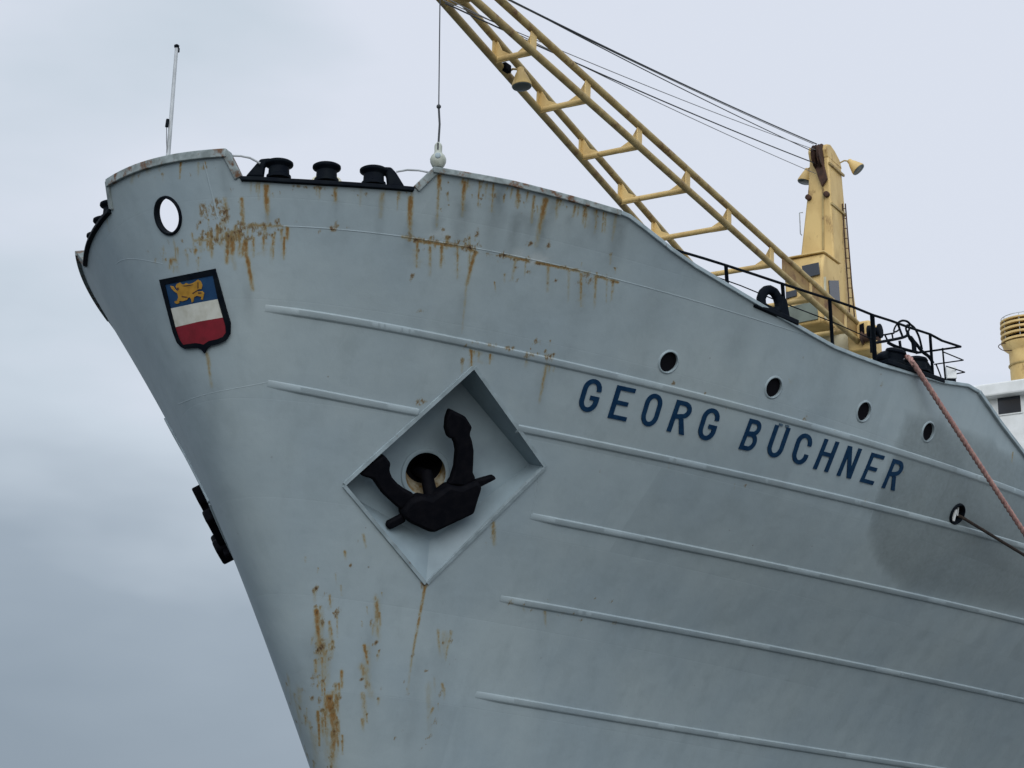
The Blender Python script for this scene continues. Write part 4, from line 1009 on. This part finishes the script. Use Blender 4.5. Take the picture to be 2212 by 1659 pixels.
# floodlights
def floodlight(pos, direc, arm):
    direc = np.asarray(direc, float) / np.linalg.norm(direc)
    f = MB().lathe(pos, direc, [(0, .05), (.02, .075), (.10, .085), (.16, .12), (.40, .215), (.45, .22), (.46, .205)], 24).build('floodlight', M_YEL, crane)
    MB().lathe(pos + direc*.445, direc, [(0, .20), (.012, .212), (.03, .205), (.05, .12)], 24).build('lens', M_LENS, f)
    MB().tube([arm, (np.asarray(arm) + pos)/2 + [0, 0, .03], pos + direc*.05], .025, 8).build('bracket', M_JIB, f)
fp = on_x((1833, 346), 30.0); floodlight(fp, RV*.75 - np.array([0, 0, 1])*.95 - FV*.25, on_x((1814, 352), 29.9))
fp = on_x((1744, 364), 30.0); floodlight(fp, -RV*.25 - np.array([0, 0, 1])*1.0, on_x((1758, 362), 29.9))
jl = on_x((1124, 146), jib(16.3, 1, 0)[0] - .1); floodlight(jl, RV*.07 - np.array([0, 0, 1]) - FV*.05, jib(16.4, 1, -1))
MB().box(jib(16.55, 1, -1) + [0, -.05, .02], (.12, 0, 0), (0, .1, 0), (0, 0, .09)).build('junction_box', M_IRON, crane, bevel=.02)
# topping ropes
XT = jib(20.4, 0, 0)[0]
for (x0, y0), (x1, y1), r in (((985, -59), (1764, 311), .020), ((985, -63), (1762, 330), .014), ((958, 1), (1765, 325), .011), ((962, 7), (1764, 354), .018), ((962, -5), (1762, 375), .011), ((985, -57), (1757, 311), .012)):
    a, b = on_x((x1, y1), XF - .1), on_x((x0, y0), XT)
    MB().tube([a + (b-a)*k - np.array([0, 0, .10*4*k*(1-k)]) for k in np.linspace(0, 1, 16)], r*.9, 6).build('topping_rope', M_WIRE if r > .013 else M_WIRE_PALE, crane)

# ------------------------------------------------------------------ cargo hook
hook = thing('cargo_hook', 'pale ball-weighted cargo hook hanging on a thin wire beside the bulwark corner', 'hook')
wt_ = on_x((950.5, -6), XT); wt_z = lambda y: on_plane((953, y), wt_, FV)[2]
MB().tube([wt_ + [0, 0, .25], (wt_[0], wt_[1], wt_z(232))], .013, 6).build('wire', M_WIRE, hook)
MB().tube([(wt_[0], wt_[1], wt_z(232)), (wt_[0] + .02, wt_[1] - .012, wt_z(268)), (wt_[0], wt_[1], wt_z(316))], .021, 8).build('wire_tail', M_WIRE, hook)
MB().lathe((wt_[0], wt_[1], wt_z(235)), (0, 0, 1), [(0, .02), (.03, .045), (.06, .045), (.09, .02)], 12).build('swivel', M_WIRE, hook)
zb0 = wt_z(362); hh = wt_z(308) - zb0
MB().lathe((wt_[0], wt_[1], zb0), (0, 0, 1), [(0, .09), (hh*.06, .12), (hh*.2, .152), (hh*.33, .158), (hh*.46, .13), (hh*.55, .085), (hh*.62, .074), (hh*.85, .076), (hh*.92, .065), (hh*1.0, .03)], 24).build('ball', M_HOOK, hook)
MB().lathe(np.array([wt_[0], wt_[1], zb0 + hh*.36]) - FV*.12, -FV, [(0, .05), (.05, .055), (.06, .04)], 16).build('pin', M_TRIM, hook)
MB().prism([np.array([wt_[0], wt_[1], zb0 + hh*f]) + RV*d - FV*.07 for f, d in ((.66, -.02), (.66, .012), (.93, .014), (.93, -.02))], -FV*.012).build('socket_slot', M_WIRE, hook)

# ------------------------------------------------------------------ deck railing on the forecastle edge
rail = thing('deck_railing', 'black pipe railing along the sloping grey bulwark edge, ending in a corner', 'railing')
IN = .22
RT = [(1462, 541), (1520, 558), (1568, 573), (1630, 593), (1690, 613), (1745, 631), (1792, 646), (1840, 662), (1884, 680), (1925, 693), (1960, 706), (2009, 722), (2035, 736), (2075, 749)]
top = HP(RT, inset=IN)
MB().tube(dense(top, .2), .026, 8).build('top_rail', M_BLACK, rail)
for a, b, r in (((1568, 573), (1572, 632), .035), ((1690, 613), (1697, 702), .035), ((1792, 646), (1799, 755), .035), ((1884, 680), (1891, 795), .045), ((2009, 722), (2016, 826), .03), ((2036, 752), (2043, 828), .018)):
    pa, pb = HP([a, b], inset=IN); MB().tube([pa, (pa + pb)/2, pb], r, 8).build('post', M_BLACK, rail)
MB().tube(dense(HP([(1530, 592), (1600, 617), (1680, 650), (1795, 694), (1888, 735)], inset=IN + .02), .2), .011, 6).build('lower_rail', M_BLACK, rail)
for c_px, e_px, r in (((2075, 749), (1978, 763), .022), ((2081, 778), (2018, 787), .014), ((2084, 804), (2052, 810), .014)):
    c3 = HP([c_px], inset=IN)[0]; far = on_plane(e_px, c3, (1, 0, 0)); MB().tube([c3, (c3 + far)/2, far], r, 8).build('cross_rail', M_BLACK, rail)
for aa, bb in (((2037, 760), (2081, 778)), ((2044, 791), (2084, 804))):
    q = HP([aa, bb], inset=IN); MB().tube([q[0], q.mean(0), q[1]], .013, 6).build('lower_rail', M_BLACK, rail)

# ------------------------------------------------------------------ mooring chocks on the edge
def base_bar(p0, p1, th, name, parent, out=.05, inn=.40):
    q = dense([p0, p1], 12); u, z = sight(q); P = hull(u, z); N = normal(u, z); N[:, 2] = 0; N /= np.linalg.norm(N, axis=1, keepdims=True)
    T = np.gradient(P, axis=0); T /= np.linalg.norm(T, axis=1, keepdims=True); S = np.cross(N, T); S *= np.where(S[:, 2:3] < 0, -1, 1)
    MB().sweep(P, S, N, [(th, out), (th, -inn), (-th, -inn), (-th, out)]).build(name, M_BLACK, parent, bevel=.015); return P, T, N
ch = thing('panama_chock', 'black oval ring chock on the bulwark edge in front of the crane jib', 'chock')
P, T, N = base_bar((1629, 657), (1722, 698), .05, 'base_plate', ch)
cm = hull(*sight([(1664, 655)]))[0] - N[len(N)//2]*.17; nv = N[len(N)//2]
def planepx(pts, p0, n): return [on_plane(p, p0, n) for p in pts]
outer = [(1637, 662), (1637, 645), (1642, 630), (1651, 621), (1662, 618), (1675, 622), (1686, 634), (1694, 650), (1699, 670), (1701, 690)]
ringpath = [(1645, 660), (1644, 645), (1648, 633), (1655, 627), (1663, 626), (1672, 631), (1679, 642), (1683, 656), (1684, 670)]
MB().tube(dense(planepx(ringpath + [(1670, 674), (1655, 667), (1645, 660)], cm, nv), .03), .088, 12).build('ring', M_BLACK, ch)
MB().prism([x - nv*.1 for x in planepx([(1684, 640), (1693, 650), (1700, 690), (1680, 684), (1680, 660)], cm, nv)], nv*.2).build('bracket', M_BLACK, ch, bevel=.03)

c2 = thing('mooring_chock', 'black double mooring chock with a pink rope led out over the hull edge', 'chock')
P, T, N = base_bar((1915, 781), (2037, 823), .05, 'base_plate', c2, inn=.5)
mi = len(N)//2; nv = N[mi]; cm = P[mi] - nv*.24
tv = T[mi]*np.sign(T[mi][0]); upv = np.cross(nv, tv); upv *= np.sign(upv[2])
def lobe(px_c, rr, hgt, name, tilt=0):
    c = on_plane(px_c, cm, nv)
    MB().lathe(c - upv*hgt*.5, upv + nv*tilt, [(0, rr*1.15), (hgt*.12, rr*1.12), (hgt*.2, rr*.9), (hgt*.6, rr*.88), (hgt*.75, rr*1.05), (hgt*.9, rr*.95), (hgt, rr*.6), (hgt*1.04, rr*.2)], 24).build(name, M_BLACK, c2)
lobe((1930, 768), .20, .28, 'roller', .3); lobe((1978, 789), .24, .32, 'roller')
MB().prism([x - nv*.2 for x in planepx([(1966, 776), (1980, 770), (1993, 775), (2003, 791), (2009, 812), (1966, 800)], cm, nv)], nv*.3).build('horn', M_BLACK, c2, bevel=.05)
MB().prism([x - nv*.2 for x in planepx([(1906, 764), (1918, 756), (1936, 754), (1944, 766), (1940, 786), (1910, 778)], cm, nv)], nv*.22).build('horn', M_BLACK, c2, bevel=.05)

hr = thing('rope_reel', 'tangled black pipe frame and coiled hoses behind the double chock', 'reel')
z7 = lambda p: (1877.5 + .10287*p[0], 682.7 + .10287*p[1])
IR = .75
def smoothpath(pts, n=4):
    P = np.array(pts, float); out = []
    for i in range(len(P)-1):
        p0 = P[max(0, i-1)]; p1 = P[i]; p2 = P[i+1]; p3 = P[min(len(P)-1, i+2)]
        for k in range(n):
            t = k/n; out.append(.5*((2*p1) + (-p0+p2)*t + (2*p0-5*p1+4*p2-p3)*t*t + (-p0+3*p1-3*p2+p3)*t**3))
    return np.array(out + [P[-1]])
rp = surf(14.2, 13.3) + np.array([0, IR, 0]); rn = normal(np.array([14.2]), np.array([13.3]))[0]; rn[2] = 0; rn /= np.linalg.norm(rn)
def rtube(pts, r, name, d=0.0, sm=True):
    q = smoothpath(pts) if sm else np.array(pts, float)
    MB().tube([on_plane(z7(p), rp - rn*d, rn) for p in q], r, 8).build(name, M_BLACK, hr)
rtube([(600,150),(640,118),(710,95),(800,115),(870,180),(960,262),(1040,420),(1080,560),(1110,700)], .024, 'hose')
rtube([(600,150),(540,240),(520,330),(590,315),(640,260),(620,190),(600,150)], .018, 'hose', .1)
rtube([(800,190),(772,260),(800,335),(840,280),(835,200),(800,190)], .022, 'hose', .1)
rtube([(600,150),(640,270),(700,430)], .024, 'frame_pipe'); rtube([(80,430),(330,392),(520,358)], .018, 'frame_pipe', .2); rtube([(80,570),(400,515),(700,452),(810,400)], .03, 'frame_pipe')
rtube([(810,340),(830,420),(980,575),(1110,740),(1250,850),(1340,985)], .036, 'frame_pipe'); rtube([(330,395),(370,480),(400,520)], .018, 'frame_pipe', .2); rtube([(480,370),(500,480)], .018, 'frame_pipe', .2, False)
rtube([(860,450),(930,560),(950,760)], .05, 'frame_pipe'); rtube([(640,520),(660,660),(700,760)], .03, 'frame_pipe', .1); rtube([(400,560),(560,640),(820,720),(1000,760)], .035, 'frame_pipe', .15); rtube([(1000,760),(1200,748),(1300,735)], .02, 'frame_pipe', .2)
rtube([(90,250),(70,500),(80,760)], .06, 'frame_pipe', .25); rtube([(1400,1000),(1450,1120),(1510,1280)], .016, 'frame_pipe', 0, False)
MB().lathe(on_plane(z7((120, 330)), rp - rn*.3, rn), (0, 1, 0), [(-.14, .05), (-.13, .15), (-.09, .15), (-.08, .09), (.08, .09), (.09, .15), (.13, .15), (.14, .05)], 20).build('drum', M_BLACK, hr)
bx = thing('locker', 'small white box with a dark foot at the corner of the black railing', 'box')
bp = HP([(2053, 807)], inset=.35)[0]
MB().box(bp, RV*.105, FV*.1, (0, 0, .13)).build('cabinet', M_WHITE, bx, bevel=.012)
MB().box(bp - [0, 0, .17], RV*.085, FV*.09, (0, 0, .036)).build('foot', M_BLACK, bx)

# ------------------------------------------------------------------ mooring lines
pr_ = thing('pink_mooring_rope', 'thick faded pink mooring rope running down from the double chock', 'rope')
s3 = on_plane((1952, 767), cm + nv*.12, nv); s4 = hull(*sight([(1962, 785)]))[0] + nv*.10
eb = on_plane((2215, 1146), (0, 0, 0) + (surf(17.5, 10.5) + [0, -2.2, 0]), FV)
dv_ = eb - s4; q2 = eb + dv_*.0
kq = (s4[2] - 2.03) / (s4[2] - eb[2]); end = s4 + (eb - s4)*kq
pathr = [s3, (s3 + s4)/2 + nv*.04] + [s4 + (end - s4)*k - np.array([0, 0, .28*4*k*(1-k)*.5]) for k in np.linspace(0, 1, 30)]
P_ = np.array(pathr); nS = 16
Pd = dense(P_, .025); Td = np.gradient(Pd, axis=0); Td /= np.linalg.norm(Td, axis=1, keepdims=True)
Ad = np.cross(Td, (0, 0, 1.)); Ad /= np.linalg.norm(Ad, axis=1, keepdims=True); Bd = np.cross(Td, Ad); sd = np.arange(len(Pd)) * .025
for k in range(3):
    ph_ = sd * 2*math.pi/.42 + k*2*math.pi/3
    MB().tube(Pd + .027*(Ad*np.cos(ph_)[:, None] + Bd*np.sin(ph_)[:, None]), .031, 8).build('strand', M_ROPE, pr_)
dr = thing('dark_mooring_line', 'thin black mooring line leaving the round lead in the hull side', 'rope')
c = surf(lu[0], lz[0]); nn = normal(np.array([lu[0]]), np.array([lz[0]]))[0]
a0 = on_plane((2060, 1108), c - nn*.12, nn); a1 = on_plane((2084, 1121), c + nn*.07, nn); b1 = on_plane((2214, 1198), surf(18.5, 10.6) + [0, -1.2, 0], FV); kd = (a1[2] - 2.03) / (a1[2] - b1[2]); e9 = a1 + (b1 - a1)*kd
MB().tube(dense([a0, a1] + [a1 + (e9 - a1)*k - np.array([0, 0, .1*4*k*(1-k)]) for k in np.linspace(.05, 1, 16)], .15), .036, 8).build('strand', M_TARROPE, dr)

# ------------------------------------------------------------------ deckhouse far aft, and the ventilator on it
XD = 40.0
yl = on_x((2088, 850), XD)[1]; yr = -9.2
zw = on_x((2160, 850), XD)[2]
zr0 = on_x((2126, 857), XD - .5)[2]; zr1 = on_x((2126, 829), XD - .5)[2]
wall_y0, wall_y1 = 9.2, yr
dh = MB().box((XD + 5, (wall_y0 + wall_y1)/2, (zr0 + 9)/2), (5, 0, 0), (0, (wall_y0 - wall_y1)/2, 0), (0, 0, (zr0 - 9)/2)).build('deckhouse', M_WHITE, ship, smooth=False)
MB().box((XD + 5, (wall_y0 + wall_y1)/2, (zr0 + zr1)/2), (5.5, 0, 0), (0, (wall_y0 - wall_y1)/2 + .3, 0), (0, 0, (zr1 - zr0)/2)).build('roof', M_WHITE, dh, smooth=False, bevel=.06)
wp = [on_x(p, XD) for p in ((2155, 861), (2204, 852.5), (2207, 889), (2158.5, 896.5))]
ys = [(wp[0][1] + wp[3][1])/2, (wp[1][1] + wp[2][1])/2]; zs = [(wp[2][2] + wp[3][2])/2, (wp[0][2] + wp[1][2])/2]
for k in range(-2, 2):
    dy = -k * abs(ys[0] - ys[1]) * 1.55
    wf = MB().box((XD - .01, (ys[0]+ys[1])/2 + dy, sum(zs)/2), (.03, 0, 0), (0, abs(ys[0]-ys[1])/2 + .05, 0), (0, 0, abs(zs[0]-zs[1])/2 + .05)).build('window', M_WHITE, dh, bevel=.01)
    MB().box((XD - .045, (ys[0]+ys[1])/2 + dy, sum(zs)/2), (.01, 0, 0), (0, abs(ys[0]-ys[1])/2, 0), (0, 0, abs(zs[0]-zs[1])/2)).build('pane', M_GLASS, wf)
MB().box(on_x((2153, 904), XD) * [0, 0, 0] + np.array([XD - .02, on_x((2150, 872), XD)[1] + .35, on_x((2150, 872), XD)[2]]), (.05, 0, 0), (0, .05, 0), (0, 0, .16)).build('lamp_bracket', M_POLE, dh)

vent = thing('ventilator', 'yellow ventilator post with a louvred drum head above the white deckhouse', 'ventilator')
XV = 43.0
vc = on_x((2222, 775), XV); vpy = lambda y: on_x((2222, y), XV)[2]; vr = lambda x, y: abs(on_plane((x, y), vc, FV) @ RV - vc @ RV)
r_head, r_neck = vr(2163, 715), vr(2182, 780)
MB().lathe((vc[0], vc[1], vpy(900)), (0, 0, 1), [(0, r_neck), (vpy(760) - vpy(900), r_neck), (vpy(752) - vpy(900), r_neck*1.25), (vpy(746) - vpy(900), r_head*.96), (vpy(743) - vpy(900), r_head*.98)], 36).build('post', M_YEL, vent)
MB().lathe((vc[0], vc[1], vpy(745)), (0, 0, 1), [(0, r_head*.8), (vpy(694) - vpy(745), r_head*.8)], 30).build('core', M_DARK, vent)
for y in (737, 725, 714, 703):
    MB().lathe((vc[0], vc[1], vpy(y)), (0, 0, 1), [(-.045, r_head*.86), (-.05, r_head*1.02), (.03, r_head), (.06, r_head*.84)], 36).build('louvre', M_YEL, vent)
MB().lathe((vc[0], vc[1], vpy(696)), (0, 0, 1), [(0, r_head*1.0), (.05, r_head*1.0), (.07, r_head*.9), (.09, .1)], 36).build('lid', M_YEL, vent)
circ_pts = lambda r, z: [np.array([vc[0] + r*math.cos(t), vc[1] + r*math.sin(t), z]) for t in np.linspace(0, 2*math.pi, 37)]
mb = MB().tube(circ_pts(r_head*.95, vpy(687)), .014, 6)
for k in range(8):
    t = 2*math.pi*k/8; q = np.array([vc[0] + r_head*.95*math.cos(t), vc[1] + r_head*.95*math.sin(t), vpy(687)]); mb.tube([q, q - [0, 0, vpy(687) - vpy(740)]], .014, 6)
mb.build('cage', M_POLE, vent)
MB().tube(circ_pts(r_neck*1.03, vpy(790)), .035, 8).build('hoop', M_JIB, vent)
q = [on_plane(p, vc - FV*.2, FV) for p in ((2186, 757), (2168, 757), (2158, 751), (2158, 746), (2166, 742), (2182, 742))]
MB().tube(smoothpath(q), .016, 8).build('step_rail', M_RUST, vent)
